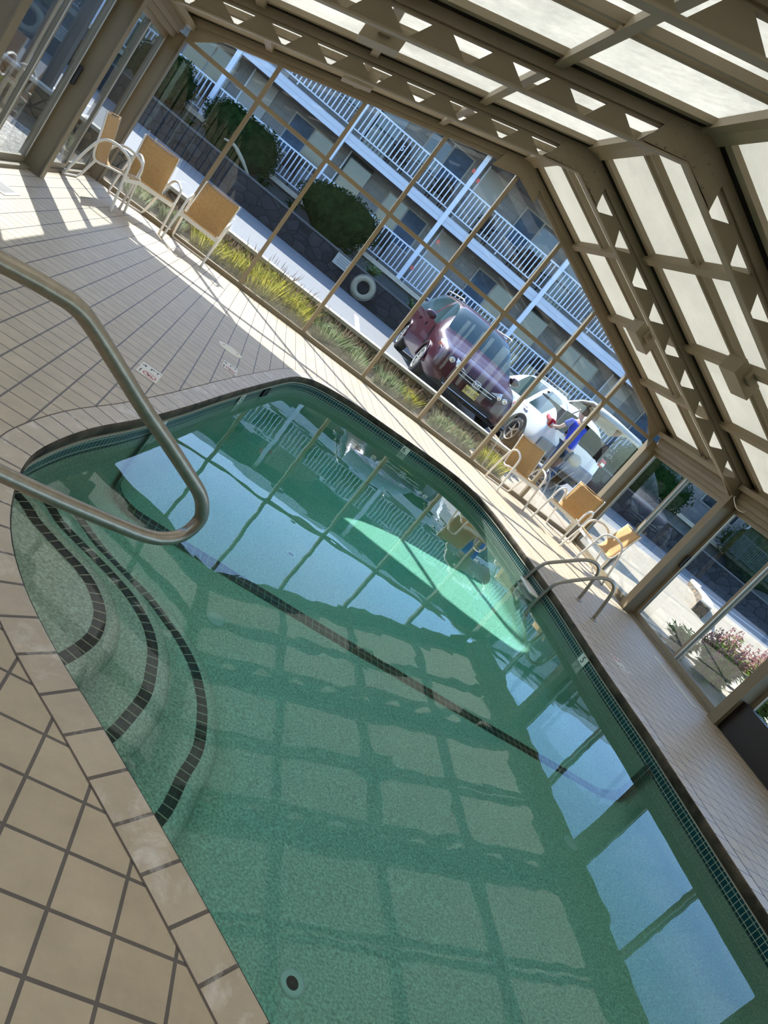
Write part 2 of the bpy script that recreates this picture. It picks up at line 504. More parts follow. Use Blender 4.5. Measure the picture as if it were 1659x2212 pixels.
class MB:
    def __init__(self):
        self.v, self.f, self.uv = [], [], {}

    def add(self, vs, fs, uvs=None):
        n = len(self.v)
        self.v += [tuple(p) for p in vs]
        for i, f in enumerate(fs):
            if uvs: self.uv[len(self.f)] = uvs[i]
            self.f.append(tuple(n + k for k in f))
        return self

    def box(self, x0, x1, y0, y1, z0, z1):
        v = [(x, y, z) for x in (x0, x1) for y in (y0, y1) for z in (z0, z1)]
        return self.add(v, [(0, 1, 3, 2), (4, 6, 7, 5), (0, 4, 5, 1), (2, 3, 7, 6), (0, 2, 6, 4), (1, 5, 7, 3)])

    def obox(self, c, ux, uy, uz, hx, hy, hz):
        c, ux, uy, uz = Vector(c), Vector(ux).normalized(), Vector(uy).normalized(), Vector(uz).normalized()
        v = [c + ux * (a * hx) + uy * (b * hy) + uz * (d * hz) for a in (-1, 1) for b in (-1, 1) for d in (-1, 1)]
        return self.add(v, [(0, 1, 3, 2), (4, 6, 7, 5), (0, 4, 5, 1), (2, 3, 7, 6), (0, 2, 6, 4), (1, 5, 7, 3)])

    def bar(self, a, b, w, h, up=(0, 0, 1)):
        a, b = Vector(a), Vector(b)
        d = (b - a)
        L = d.length
        d.normalize()
        up = Vector(up)
        s = d.cross(up)
        if s.length < 1e-4: s = d.cross(Vector((1, 0, 0)))
        s.normalize()
        u = s.cross(d)
        return self.obox((a + b) / 2, d, s, u, L / 2, w / 2, h / 2)

    def prism(self, poly, axis, a, b):
        """poly of 2D points extruded along axis ('x','y','z') from a to b"""
        def p3(p, t):
            if axis == 'x': return (t, p[0], p[1])
            if axis == 'y': return (p[0], t, p[1])
            return (p[0], p[1], t)
        n = len(poly)
        v = [p3(p, a) for p in poly] + [p3(p, b) for p in poly]
        f = [tuple(range(n))[::-1], tuple(range(n, 2 * n))] + [(i, (i + 1) % n, n + (i + 1) % n, n + i) for i in range(n)]
        return self.add(v, f)

    def tube(self, pts, r, seg=10, closed=False, caps=True):
        pts = [Vector(p) for p in pts]
        n = len(pts)
        rings = []
        prev = None
        for i, p in enumerate(pts):
            if closed:
                t = pts[(i + 1) % n] - pts[i - 1]
            else:
                t = pts[min(i + 1, n - 1)] - pts[max(i - 1, 0)]
            t.normalize()
            if prev is None:
                a = t.cross(Vector((0, 0, 1)))
                if a.length < 0.1: a = t.cross(Vector((1, 0, 0)))
            else:
                a = prev - t * prev.dot(t)
            a.normalize()
            prev = a
            b = t.cross(a)
            rr = r[i] if isinstance(r, (list, tuple)) else r
            rings.append([p + (a * math.cos(2 * PI * k / seg) + b * math.sin(2 * PI * k / seg)) * rr for k in range(seg)])
        v = [q for ring in rings for q in ring]
        f = []
        for i in range(n if closed else n - 1):
            j = (i + 1) % n
            for k in range(seg):
                f.append((i * seg + k, i * seg + (k + 1) % seg, j * seg + (k + 1) % seg, j * seg + k))
        if caps and not closed:
            f.append(tuple(range(seg))[::-1])
            f.append(tuple((n - 1) * seg + k for k in range(seg)))
        return self.add(v, f)

    def cyl(self, a, b, r, seg=16, r2=None):
        return self.tube([a, b], [r, r if r2 is None else r2], seg)

    def lathe(self, prof, c=(0, 0, 0), ax=(0, 0, 1), seg=24):
        c, ax = Vector(c), Vector(ax).normalized()
        a = ax.cross(Vector((1, 0, 0)))
        if a.length < 0.1: a = ax.cross(Vector((0, 1, 0)))
        a.normalize()
        b = ax.cross(a)
        v, f = [], []
        for r, h in prof:
            for k in range(seg):
                t = 2 * PI * k / seg
                v.append(c + ax * h + (a * math.cos(t) + b * math.sin(t)) * r)
        for i in range(len(prof) - 1):
            for k in range(seg):
                f.append((i * seg + k, i * seg + (k + 1) % seg, (i + 1) * seg + (k + 1) % seg, (i + 1) * seg + k))
        return self.add(v, f)

    def build(self, name, m, parent=None, smooth=False, kind=None, label=None, bevel=0.0):
        me = bpy.data.meshes.new(name)
        me.from_pydata(self.v, [], self.f)
        if self.uv:
            ul = me.uv_layers.new(name='UVMap')
            for pi, poly in enumerate(me.polygons):
                if pi in self.uv:
                    for li, u in zip(poly.loop_indices, self.uv[pi]): ul.data[li].uv = u
        me.materials.append(m)
        if smooth:
            for p in me.polygons: p.use_smooth = True
        me.validate()
        me.update()
        bm = bmesh.new()
        bm.from_mesh(me)
        bmesh.ops.recalc_face_normals(bm, faces=bm.faces)
        bm.to_mesh(me)
        bm.free()
        o = bpy.data.objects.new(name, me)
        C.objects.link(o)
        if parent: o.parent = parent
        if kind: o['kind'] = kind
        if label: o['label'] = label
        if bevel > 0:
            bv = o.modifiers.new('bevel', 'BEVEL')
            bv.width = bevel
            bv.segments = 2
            bv.limit_method = 'ANGLE'
        if smooth == 'auto':
            pass
        return o


def kids(o):
    return [c for c in C.objects if c.parent is o]


def copy_tree(o, parent=None):
    c = o.copy()
    C.objects.link(c)
    c.parent = parent
    for ch in kids(o): copy_tree(ch, c)
    return c


def smooth_path(pts, n=8, closed=False):
    P = [Vector(p) for p in pts]
    N = len(P)
    out = []
    rng = range(N if closed else N - 1)
    for i in rng:
        if closed:
            p0, p1, p2, p3 = P[i - 1], P[i], P[(i + 1) % N], P[(i + 2) % N]
        else:
            p0, p1, p2, p3 = P[max(i - 1, 0)], P[i], P[i + 1], P[min(i + 2, N - 1)]
        for k in range(n):
            t = k / n
            out.append(0.5 * ((2 * p1) + (p2 - p0) * t + (2 * p0 - 5 * p1 + 4 * p2 - p3) * t * t + (3 * p1 - p0 - 3 * p2 + p3) * t ** 3))
    if not closed: out.append(P[-1])
    return out


def fillet(pts, r, n=6):
    """polyline with rounded corners"""
    P = [Vector(p) for p in pts]
    out = [P[0]]
    for i in range(1, len(P) - 1):
        a, b, c = P[i - 1], P[i], P[i + 1]
        rr = r[i] if isinstance(r, (list, tuple)) else r
        d1 = min(rr, (a - b).length * .49)
        d2 = min(rr, (c - b).length * .49)
        p, q = b + (a - b).normalized() * d1, b + (c - b).normalized() * d2
        for k in range(n + 1):
            t = k / n
            out.append((1 - t) ** 2 * p + 2 * t * (1 - t) * b + t * t * q)
    out.append(P[-1])
    return out


def resample(P, step, closed=False):
    P = [Vector(p) for p in P]
    if closed: P = P + [P[0]]
    L = [0]
    for a, b in zip(P, P[1:]): L.append(L[-1] + (b - a).length)
    n = max(2, round(L[-1] / step))
    out, j = [], 0
    for i in range(n if closed else n + 1):
        s = L[-1] * i / n
        while j < len(L) - 2 and L[j + 1] < s: j += 1
        t = (s - L[j]) / max(1e-9, L[j + 1] - L[j])
        out.append(P[j].lerp(P[j + 1], t))
    return out


def offset2d(P, d, closed=True):
    n = len(P)
    out = []
    for i, p in enumerate(P):
        a = P[i - 1] if (closed or i > 0) else P[i]
        b = P[(i + 1) % n] if (closed or i < n - 1) else P[i]
        t = (b - a)
        t.z = 0
        t.normalize()
        out.append(p + Vector((-t.y, t.x, 0)) * d)
    return out


def text_mesh(name, s, size, m, parent, loc, rot, depth=0.001, align='CENTER', kind=None, sx=1.0):
    cu = bpy.data.curves.new(name, 'FONT')
    cu.body = s
    cu.size = size
    cu.extrude = depth
    cu.align_x = align
    cu.align_y = 'CENTER'
    cu.offset = 0.0
    tmp = bpy.data.objects.new('tmp', cu)
    C.objects.link(tmp)
    dg = bpy.context.evaluated_depsgraph_get()
    me = bpy.data.meshes.new_from_object(tmp.evaluated_get(dg))
    bpy.data.objects.remove(tmp)
    bpy.data.curves.remove(cu)
    me.materials.clear()
    me.materials.append(m)
    o = bpy.data.objects.new(name, me)
    C.objects.link(o)
    o.parent = parent
    o.location = loc
    o.rotation_euler = rot
    o.scale = (sx, 1, 1)
    return o


# ================================================================== BUILDING SHELL
XL, XR = 0.02, 8.78              # inner faces of the posts
RX = 4.4                         # ridge
SL = 0.337


def zo(x): return 3.855 - SL * abs(x - RX)       # outer line of the trusses
def zi(x): return zo(x) - 0.30                   # inner line


BAY = 2.467
TY = [-0.03] + [-2.456 - BAY * i for i in range(6)]      # truss planes
YEND = TY[-1]

# ---------------- deck
BASE = [(3.158, -9.977), (2.89, -9.68), (2.565, -9.345), (2.343, -9.127), (2.161, -8.91), (2.025, -8.676), (1.94, -8.42), (1.892, -8.15),
        (1.904, -7.886), (1.995, -7.45), (2.171, -6.889), (2.366, -6.164), (2.616, -5.169), (2.953, -3.909), (3.179, -3.119), (3.325, -2.76), (3.52, -2.45),
        (3.804, -2.24), (4.213, -2.07), (4.764, -1.973), (5.35, -1.875), (5.80, -1.86), (6.12, -2.02), (6.33, -2.42), (6.47, -3.15), (6.56, -3.82),
        (6.63, -4.4), (6.65, -5.0), (6.66, -5.6), (6.69, -6.06), (6.73, -6.6), (6.73, -7.1), (6.727, -7.6), (6.727, -8.2), (6.73, -9.3), (6.70, -10.0),
        (6.50, -10.5), (6.05, -10.85), (5.2, -10.98), (4.4, -10.95), (3.85, -10.72), (3.5, -10.36)]
# walked clockwise seen from above, so +offset (left of travel) points away from the water
OUT = resample(smooth_path([(x, y, 0) for x, y in BASE], 6, True), 0.0735, True)
NO = len(OUT)
area = sum(OUT[i].x * OUT[(i + 1) % NO].y - OUT[(i + 1) % NO].x * OUT[i].y for i in range(NO))
SG = 1 if area < 0 else -1       # sign that makes a positive offset go outwards


def ring(d, z):
    P = offset2d(OUT, SG * d)
    return [Vector((p.x, p.y, z)) for p in P]


def strip(rings, step, closed=True, vmul=1.0, uniform_v=False):
    """quads between successive rings, u = arclength, v = profile length"""
    mb = MB()
    n = len(rings[0])
    vs = [q for r in rings for q in r]
    f, uv = [], []
    vv = [0]
    for a, b in zip(rings, rings[1:]): vv.append(vv[-1] + (b[0] - a[0]).length)
    if uniform_v: vv = [i / (len(rings) - 1) * vmul for i in range(len(rings))]
    for i in range(len(rings) - 1):
        for k in range(n if closed else n - 1):
            j = (k + 1) % n
            f.append((i * n + k, i * n + j, (i + 1) * n + j, (i + 1) * n + k))
            u0, u1 = k * step, (k + 1) * step
            uv.append([(u0, vv[i]), (u1, vv[i]), (u1, vv[i + 1]), (u0, vv[i + 1])])
    mb.add(vs, f, uv)
    return mb


bm = bmesh.new()
XB0, XB1, YB0, YB1 = -0.30, 9.12, YEND - 0.15, 0.06
outer = [bm.verts.new(p) for p in ((XB0, YB0, 0), (XB1, YB0, 0), (XB1, YB1, 0), (XB0, YB1, 0))]
inner = [bm.verts.new(p) for p in ring(0.14, 0)]
ed = [bm.edges.new((outer[i], outer[(i + 1) % 4])) for i in range(4)] + [bm.edges.new((inner[i], inner[(i + 1) % NO])) for i in range(NO)]
bmesh.ops.triangle_fill(bm, edges=ed, use_beauty=True)
cent = sum((p for p in OUT), Vector()) / NO
bmesh.ops.recalc_face_normals(bm, faces=bm.faces)
for f in list(bm.faces):
    if f.normal.z < 0: f.normal_flip()
me = bpy.data.meshes.new('floor')
bm.to_mesh(me)
bm.free()
me.materials.append(M['deck'])
fl = bpy.data.objects.new('floor', me)
C.objects.link(fl)
fl['kind'] = 'structure'

# ---------------- swimming pool
pool = empty('swimming_pool', (5.0, -6.5, 0), 0, 'rounded green plastered pool with tiled coping and steps, filled with water', 'pool')


def padd(mb, name, m, smooth=False, label=None, parent=None, kind=None):
    o = mb.build(name, m, parent or pool, smooth, kind, label)
    o.matrix_parent_inverse = (parent or pool).matrix_world.inverted() if False else Matrix.Identity(4)
    return o


POFF = Vector((-5.0, 6.5, 0))
DEPTH_Y = [(-11.2, -1.12), (-9.0, -1.18), (-6.8, -1.30), (-4.6, -1.85), (-1.5, -1.9)]


def zf(y):
    for (a, za), (b, zb) in zip(DEPTH_Y, DEPTH_Y[1:]):
        if y <= b:
            t = max(0, (y - a) / (b - a))
            return za + (zb - za) * t
    return DEPTH_Y[-1][1]


def shift(mb, off):
    mb.v = [(a + off[0], b + off[1], c + off[2]) for a, b, c in mb.v]
    return mb


def loc(mb): return shift(mb, POFF)


cp = loc(strip([ring(0.14, 0.0005), ring(0.012, 0.0005), ring(0.004, -0.001)], 0.0735, uniform_v=True, vmul=0.9)).build('coping', M['coping'], pool)
loc(strip([ring(0.143, 0.0012), ring(0.137, 0.0012)], 0.0735)).build('coping_joint', M['ink'] if 0 else mat('dark_joint', (0.13, 0.10, 0.085), 0.9), pool)
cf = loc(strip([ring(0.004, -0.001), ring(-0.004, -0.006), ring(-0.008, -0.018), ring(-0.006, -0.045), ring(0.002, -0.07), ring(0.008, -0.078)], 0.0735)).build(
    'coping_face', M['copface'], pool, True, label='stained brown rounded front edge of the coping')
loc(strip([ring(0.008, -0.078), ring(-0.004, -0.079), ring(-0.004, -0.085), ring(0.008, -0.0855)], 0.0735)).build('grout_line', M['grout'], pool)
loc(strip([ring(0.006, -0.085), ring(0.006, -0.215)], 0.0735)).build('waterline_tile', M['wtile'], pool, label='glossy dark teal waterline tiles')
rings = [ring(0.006, -0.215)]
R0 = ring(0.0, 0)
CR_ = 0.24
rings.append([Vector((p.x, p.y, zf(p.y) + CR_)) for p in R0])
for k in range(1, 7):
    a = k / 6 * PI / 2
    rings.append([Vector((p.x, p.y, zf(p.y) + CR_ - CR_ * math.sin(a))) for p in ring(-CR_ * (1 - math.cos(a)), 0)])
last = rings[-1]
basin = strip(rings, 0.0735)
loc(basin)
# flat bottom
bmf = bmesh.new()
vs = [bmf.verts.new(p + POFF) for p in last]
bme = [bmf.edges.new((vs[i], vs[(i + 1) % NO])) for i in range(NO)]
for yy in (-9.0, -6.8, -4.6):
    pass
bmesh.ops.triangle_fill(bmf, edges=bme, use_beauty=True)
for yy in (-9.0, -6.8, -4.6):
    bmesh.ops.bisect_plane(bmf, geom=bmf.verts[:] + bmf.edges[:] + bmf.faces[:], plane_co=Vector((0, yy, 0)) + POFF, plane_no=(0, 1, 0))
for v in bmf.verts: v.co.z = zf(v.co.y - POFF.y)
bmf.verts.ensure_lookup_table()
base_n = len(basin.v)
idx = {v: i for i, v in enumerate(bmf.verts)}
fv = [tuple(v.co) for v in bmf.verts]
ff = [tuple(idx[v] for v in f.verts) for f in bmf.faces]
bmf.free()
basin.uv = {}
basin.add(fv, ff)
bo = basin.build('basin', M['plaster'], pool, True)

# double tile line across the floor and up both walls
pts = []
YL = -6.72
xw0 = 2.21
xw1 = 6.73


def cove(x, y):
    return zf(y)


def line_path(y_left, y_right):
    a, b = Vector((2.262, y_left, 0)), Vector((6.718, y_right, 0))
    path = []
    zz = zf((y_left + y_right) / 2)
    path.append(Vector((a.x, a.y, -0.15)))
    path.append(Vector((a.x, a.y, zz + 0.24)))
    for k in range(1, 7):
        t = k / 6 * PI / 2
        path.append(Vector((a.x + .24 * (1 - math.cos(t)), a.y, zz + .24 - .24 * math.sin(t))))
    for k in range(1, 7):
        t = (6 - k) / 6 * PI / 2
        path.append(Vector((b.x - .24 * (1 - math.cos(t)), b.y, zz + .24 - .24 * math.sin(t))))
    path.append(Vector((b.x, b.y, zz + .24)))
    path.append(Vector((b.x, b.y, -0.15)))
    return path


tl = MB()
P0 = line_path(-6.63, -6.80)
nn = len(P0)
W_ = 0.056
acc = [0]
for a, b in zip(P0, P0[1:]): acc.append(acc[-1] + (b - a).length)
vs_, fs_, us_ = [], [], []
for i, p in enumerate(P0):
    # lift 4 mm off the plaster towards the water
    lift = Vector((0.006 if i < 2 else (-0.006 if i > nn - 3 else 0), 0, 0 if (i < 2 or i > nn - 3) else 0.006))
    inset = lift + (Vector((0.012, 0, 0.012)) if 2 <= i < 8 else Vector((0, 0, 0))) + (Vector((-0.012, 0, 0.012)) if nn - 8 <= i < nn - 2 else Vector((0, 0, 0)))
    vs_ += [p + inset + Vector((0, -W_, 0)) + POFF, p + inset + Vector((0, W_, 0)) + POFF]
for i in range(nn - 1):
    fs_.append((2 * i, 2 * i + 1, 2 * i + 3, 2 * i + 2))
    us_.append([(acc[i], 0), (acc[i], 0.11), (acc[i + 1], 0.11), (acc[i + 1], 0)])
tl.add(vs_, fs_, us_)
tl.build('floor_tile_line', M['btile2'], pool, label='dark double row of tiles crossing the pool bottom')

# steps
STEPS = [(-0.37, [(1.75, -7.88), (1.93, -7.97), (2.01, -8.05), (2.10, -8.11), (2.19, -8.165), (2.28, -8.215), (2.35, -8.28), (2.41, -8.375), (2.435, -8.46), (2.44, -8.56),
                  (2.415, -8.66), (2.37, -8.77), (2.28, -8.93), (2.15, -9.10)]),
         (-0.68, [(1.70, -7.46), (1.99, -7.59), (2.10, -7.69), (2.24, -7.77), (2.36, -7.83), (2.48, -7.90), (2.59, -7.985), (2.68, -8.10), (2.73, -8.22), (2.75, -8.34),
                  (2.76, -8.48), (2.73, -8.63), (2.685, -8.78), (2.58, -8.98), (2.42, -9.22), (2.28, -9.38)]),
         (-0.98, [(1.85, -7.05), (2.13, -7.27), (2.32, -7.43), (2.485, -7.53), (2.66, -7.62), (2.795, -7.725), (2.915, -7.835), (3.01, -7.965), (3.07, -8.11), (3.10, -8.24),
                  (3.115, -8.43), (3.075, -8.61), (3.035, -8.82), (2.93, -9.05), (2.77, -9.32), (2.58, -9.58)])]
for si, (zt, pp) in enumerate(STEPS):
    curve = resample(smooth_path([(x, y, 0) for x, y in pp], 6), 0.052)
    m_ = len(curve)
    # curve runs clockwise round the step (step body lies on its right); +offset2d goes left = outwards
    nose_d = 0.055 + 0.075
    prof = []
    rnd = 0.075
    rr_ = [(0.0, 0.0), (0.055, 0.0), (0.062, 0.0)]
    outp = [[Vector((p.x, p.y, zt)) for p in offset2d(curve, d, False)] for d in (-0.0, 0.062)]
    for k in range(1, 7):
        a = k / 6 * PI * 0.62
        outp.append([Vector((p.x, p.y, zt - rnd * (1 - math.cos(a)))) for p in offset2d(curve, 0.062 + rnd * math.sin(a), False)])
    outp.append([Vector((p.x, p.y, zt - 0.16)) for p in offset2d(curve, 0.062 + rnd * 0.6, False)])
    outp.append([Vector((p.x, p.y, zf(p.y) - 0.05)) for p in offset2d(curve, 0.062 + rnd * 0.6, False)])
    sm = strip(outp, 0.052, closed=False)
    sm.uv = {}
    # tread
    tread = [outp[0][i] for i in range(m_)] + [Vector((1.2, curve[-1].y - .3, zt)), Vector((1.2, curve[0].y + .05, zt))]
    # clip tread behind the wall: two extra corners lie under the deck
    sm.add(tread, [tuple(range(len(tread)))])
    so_ = loc(sm).build('step', M['plaster'], pool, True)
    tb = strip([[Vector((p.x, p.y, zt + 0.003)) for p in offset2d(curve, d, False)] for d in (0.0, 0.055)], 0.052, closed=False, uniform_v=True, vmul=0.95)
    # band is a child of the step
    b_ = loc(tb).build('tile_band', M['btile'], so_)

# fittings
def fitting(name, p, nrm, r, parent):
    mb = MB().lathe([(r * 0.5, 0.004), (r * 0.62, 0.008), (r, 0.008), (r * 1.02, 0.0)], Vector(p) + POFF, nrm, 24)
    o = mb.build(name, M['white_rim'], parent, True, label='white ring fitting')
    MB().lathe([(0.001, 0.002), (r * 0.52, 0.002)], Vector(p) + POFF, nrm, 24).build('opening', M['black'] if r < .06 else M['white_rim'], o)
    return o


fitting('drain_ring', (3.77, -9.19, zf(-9.19) + .002), (0, 0, 1), 0.055, pool)
fitting('return_fitting', (3.14, -7.22, zf(-7.22) + .002), (0, 0, 1), 0.062, pool)
fitting('return_fitting', (5.88, -7.60, zf(-7.6) + .002), (0, 0, 1), 0.062, pool)
fitting('return_fitting', (3.68, -5.70, zf(-5.7) + .002), (0, 0.0, 1), 0.05, pool)
fitting('pool_light', (5.05, -3.55, zf(-3.55) + .002), (0, 0, 1), 0.11, pool)


def depth_plate(txt, pos, nrm, wdt, hgt, size, flip=0):
    """white number tile set in the waterline band"""
    n = Vector(nrm).normalized()
    t = Vector((0, 0, 1)).cross(n).normalized()
    c = Vector(pos) + POFF
    mb = MB().obox(c, t, n, (0, 0, 1), wdt / 2, 0.003, hgt / 2)
    o = mb.build('depth_tile', M['markerw'], pool, label='white waterline tile numbered ' + txt)
    tm = text_mesh('number', txt, size, M['ink'], o, c + n * 0.004, (0, 0, 0), 0.001)
    rz = math.atan2(t.y, t.x)
    tm.rotation_euler = (PI / 2, 0, rz)
    return o


depth_plate('5', (6.655, -5.39, -0.13), (-1, 0, 0), 0.14, 0.09, 0.095)
depth_plate('6', (5.04, -1.925, -0.13), (-0.12, -1, 0), 0.14, 0.09, 0.095)
depth_plate('4', (2.275, -6.53, -0.13), (0.96, -0.25, 0), 0.14, 0.09, 0.095)
depth_plate('5', (2.735, -4.74, -0.13), (0.96, -0.25, 0), 0.14, 0.09, 0.095)

# skimmer mouth on the left wall
sk = MB().obox(Vector((2.95, -3.92, -0.145)) + POFF, (0.26, 0.97, 0), (0.97, -0.26, 0), (0, 0, 1), 0.12, 0.012, 0.05)
sk.build('skimmer_mouth', M['black'], pool, label='black skimmer opening in the waterline')

# water
bm = bmesh.new()
r1 = ring(0.05, -0.17)
vs = [bm.verts.new(p) for p in r1]
es = [bm.edges.new((vs[i], vs[(i + 1) % NO])) for i in range(NO)]
bmesh.ops.triangle_fill(bm, edges=es, use_beauty=True)
top = bm.faces[:]
bmesh.ops.recalc_face_normals(bm, faces=bm.faces)
if bm.faces[0].normal.z < 0:
    for f in bm.faces: f.normal_flip()
for f in bm.faces: f.smooth = True
me = bpy.data.meshes.new('pool_water')
bm.to_mesh(me)
bm.free()
wm = bpy.data.materials.new('pool_water')
wm.use_nodes = True
n = wm.node_tree
n.nodes.clear()
o_ = n.nodes.new('ShaderNodeOutputMaterial')
gb = n.nodes.new('ShaderNodeBsdfGlass')
gb.inputs['Roughness'].default_value = 0.0
gb.inputs['IOR'].default_value = 1.333
gb.inputs['Color'].default_value = (1, 1, 1, 1)
t_ = n.nodes.new('ShaderNodeTexCoord')
q_ = n.nodes.new('ShaderNodeTexNoise')
q_.inputs['Scale'].default_value = 2.2
q_.inputs['Detail'].default_value = 2.0
bp_ = n.nodes.new('ShaderNodeBump')
bp_.inputs['Strength'].default_value = 0.16
bp_.inputs['Distance'].default_value = 0.012
n.links.new(t_.outputs['Object'], q_.inputs['Vector'])
n.links.new(q_.outputs['Fac'], bp_.inputs['Height'])
n.links.new(bp_.outputs[0], gb.inputs['Normal'])
n.links.new(gb.outputs[0], o_.inputs['Surface'])
me.materials.append(wm)
wv = bpy.data.materials.new('pool_water_body')
wv.use_nodes = True
n2 = wv.node_tree
n2.nodes.clear()
o2_ = n2.nodes.new('ShaderNodeOutputMaterial')
va = n2.nodes.new('ShaderNodeVolumeAbsorption')
va.inputs['Color'].default_value = (0.24, 0.88, 0.83, 1)
va.inputs['Density'].default_value = 0.50
n2.links.new(va.outputs[0], o2_.inputs['Volume'])
wat = bpy.data.objects.new('pool_water', me)
C.objects.link(wat)
tag(wat, 'clear blue green water filling the pool', 'water', kind='stuff')
wat.cycles.is_caustics_caster = True
hull = MB()
hp = ring(0.055, 0)
hull.prism([(p.x, p.y) for p in hp], 'z', -2.2, -0.166)
hull.build('water_body', wv, wat, kind='stuff')
for o in pool.children_recursive:
    o.cycles.is_caustics_receiver = True

# ---------------- roof trusses
def truss(y, gable=False):
    t = empty('roof_truss', (RX, y, 0))
    hw = 0.05

    def part(mb, name, m=M['bronze'], parent=None, label=None):
        shift(mb, (-RX, -y, 0))
        return mb.build(name, m, parent or t, False, label=label)
    # top chord: box tube
    x0, x1 = RX - 4.645, RX + 4.645
    mb = MB()
    for s in (-1, 1):
        xe = RX + s * 4.645
        poly = [(RX, zo(RX)), (xe, zo(xe)), (xe, zo(xe) - 0.105), (RX, zo(RX) - 0.105)]
        mb.prism(poly, 'y', y - hw, y + hw)
    part(mb, 'top_chord')
    # web plate with triangular openings
    mb = MB()
    th = 0.022
    for s in (-1, 1):
        X = lambda d: RX + s * d
        ch = lambda d: (X(d), zo(X(d)) - 0.105 - 0.028)
        ct = lambda d: (X(d), zo(X(d)) - 0.10)
        bt = lambda d: (X(d), zi(X(d)) + 0.004)
        # solid from ridge to first hole
        a0, pitch, hwid, apex = 0.335, 0.452, 0.315, 0.105
        mb.prism([ct(0), ct(a0), ch(a0), bt(a0 + apex), bt(0)], 'y', y - th, y + th)
        k = 0
        while a0 + pitch * (k + 1) < 4.1:
            h0 = a0 + pitch * k
            h1 = h0 + pitch
            mb.prism([ch(h0 + hwid), ch(h1), bt(h1 + apex), bt(h0 + apex)], 'y', y - th, y + th)
            mb.prism([ct(h0), ct(h1), ch(h1), ch(h0)], 'y', y - th, y + th)
            k += 1
        h0 = a0 + pitch * k
        mb.prism([ch(h0 + hwid), ch(4.62), (X(4.62), 2.05), (X(4.38), 2.05), bt(h0 + apex)], 'y', y - th, y + th)
        mb.prism([ct(h0), ct(4.62), ch(4.62), ch(h0)], 'y', y - th, y + th)
    if not gable: part(mb, 'web_plate')
    mb = MB()
    for s in (-1, 1):
        xe = RX + s * 4.38
        mb.prism([(RX, zi(RX)), (xe, zi(xe)), (xe, zi(xe) + 0.018), (RX, zi(RX) + 0.018)], 'y', y - hw, y + hw)
    if not gable: part(mb, 'bottom_flange', M['bronze2'])
    # ridge gusset with bolts
    mb = MB()
    mb.prism([(RX - .32, zo(RX - .32) - .02), (RX, zo(RX) - .012), (RX + .32, zo(RX + .32) - .02), (RX + .40, zi(RX + .40) + .03), (RX, zi(RX) + .02), (RX - .40, zi(RX - .40) + .03)],
             'y', y - hw - 0.004, y - hw + 0.004)
    g = part(mb, 'gusset_plate')
    if y > -6:
        if 'bolt' not in CACHE:
            b = MB().lathe([(0.0, -0.012), (0.0085, -0.011), (0.011, 0.0)], (0, 0, 0), (0, 1, 0), 8)
            CACHE['bolt'] = b.build('bolt', M['bronze2'], None, True)
            CACHE['bolt_used'] = False
        for row, (dz, top_) in enumerate(((0.045, True), (0.135, True), (0.045, False))):
            for s in (-1, 1):
                for k in range(3 if top_ else 4):
                    d = 0.06 + k * 0.08
                    x = RX + s * d
                    z = (zo(x) - dz) if top_ else (zi(x) + dz)
                    if not CACHE['bolt_used']:
                        b = CACHE['bolt']
                        CACHE['bolt_used'] = True
                    else:
                        b = CACHE['bolt'].copy()
                        C.objects.link(b)
                    b.parent = g
                    b.location = (x - RX, -hw - 0.004, z)
    # posts
    for s in (-1, 1):
        xi, xo = RX + s * 4.38, RX + s * 4.645
        a, b_ = min(xi, xo), max(xi, xo)
        mb = MB()
        mb.box(a, b_, y - 0.055, y + 0.055, 0, zi(xi) + 0.02)
        mb.box(min(xi, xi - s * 0.012), max(xi, xi - s * 0.012), y - 0.075, y + 0.075, 0, zi(xi) + 0.01)
        part(mb, 'post')
    return t


CACHE = {}
TL = ['bronze rafter frame along the far glass gable, farthest from the camera', 'bronze roof truss second from the glass gable', 'bronze roof truss third from the glass gable',
      'bronze roof truss cutting the top right corner of the photo', 'bronze roof truss above the viewer, fifth from the glass gable', 'bronze roof truss behind the viewer, sixth from the glass gable',
      'bronze roof truss at the closed end of the pool room']
for i, y in enumerate(TY):
    t = truss(y, i == 0)
    tag(t, TL[i], 'roof truss', 'bronze trusses with triangular cut-outs')

# ---------------- ceiling: purlins, gaskets, mid bars, panels
ceil = empty('ceiling', (RX, -7, 0), kind='structure')
CO = (-RX, 7, 0)


def cpart(mb, name, m, label=None): return shift(mb, CO).build(name, m, ceil, label=label)


PX = [0.0, 1.26, 2.40, 3.50, 4.56]     # purlin distances from the ridge
SLN = Vector((SL, 0, 1)).normalized()


def slope_box(s, d0, d1, y0, y1, h0, h1):
    """slab following the roof slope between distances d0..d1 from the ridge"""
    mb = MB()
    pts = []
    for y in (y0, y1):
        for d, h in ((d0, h0), (d1, h0), (d1, h1), (d0, h1)):
            x = RX + s * d
            pts.append((x, y, zo(x) + h))
    mb.add(pts, [(0, 1, 2, 3), (4, 7, 6, 5), (0, 4, 5, 1), (1, 5, 6, 2), (2, 6, 7, 3), (3, 7, 4, 0)])
    return mb


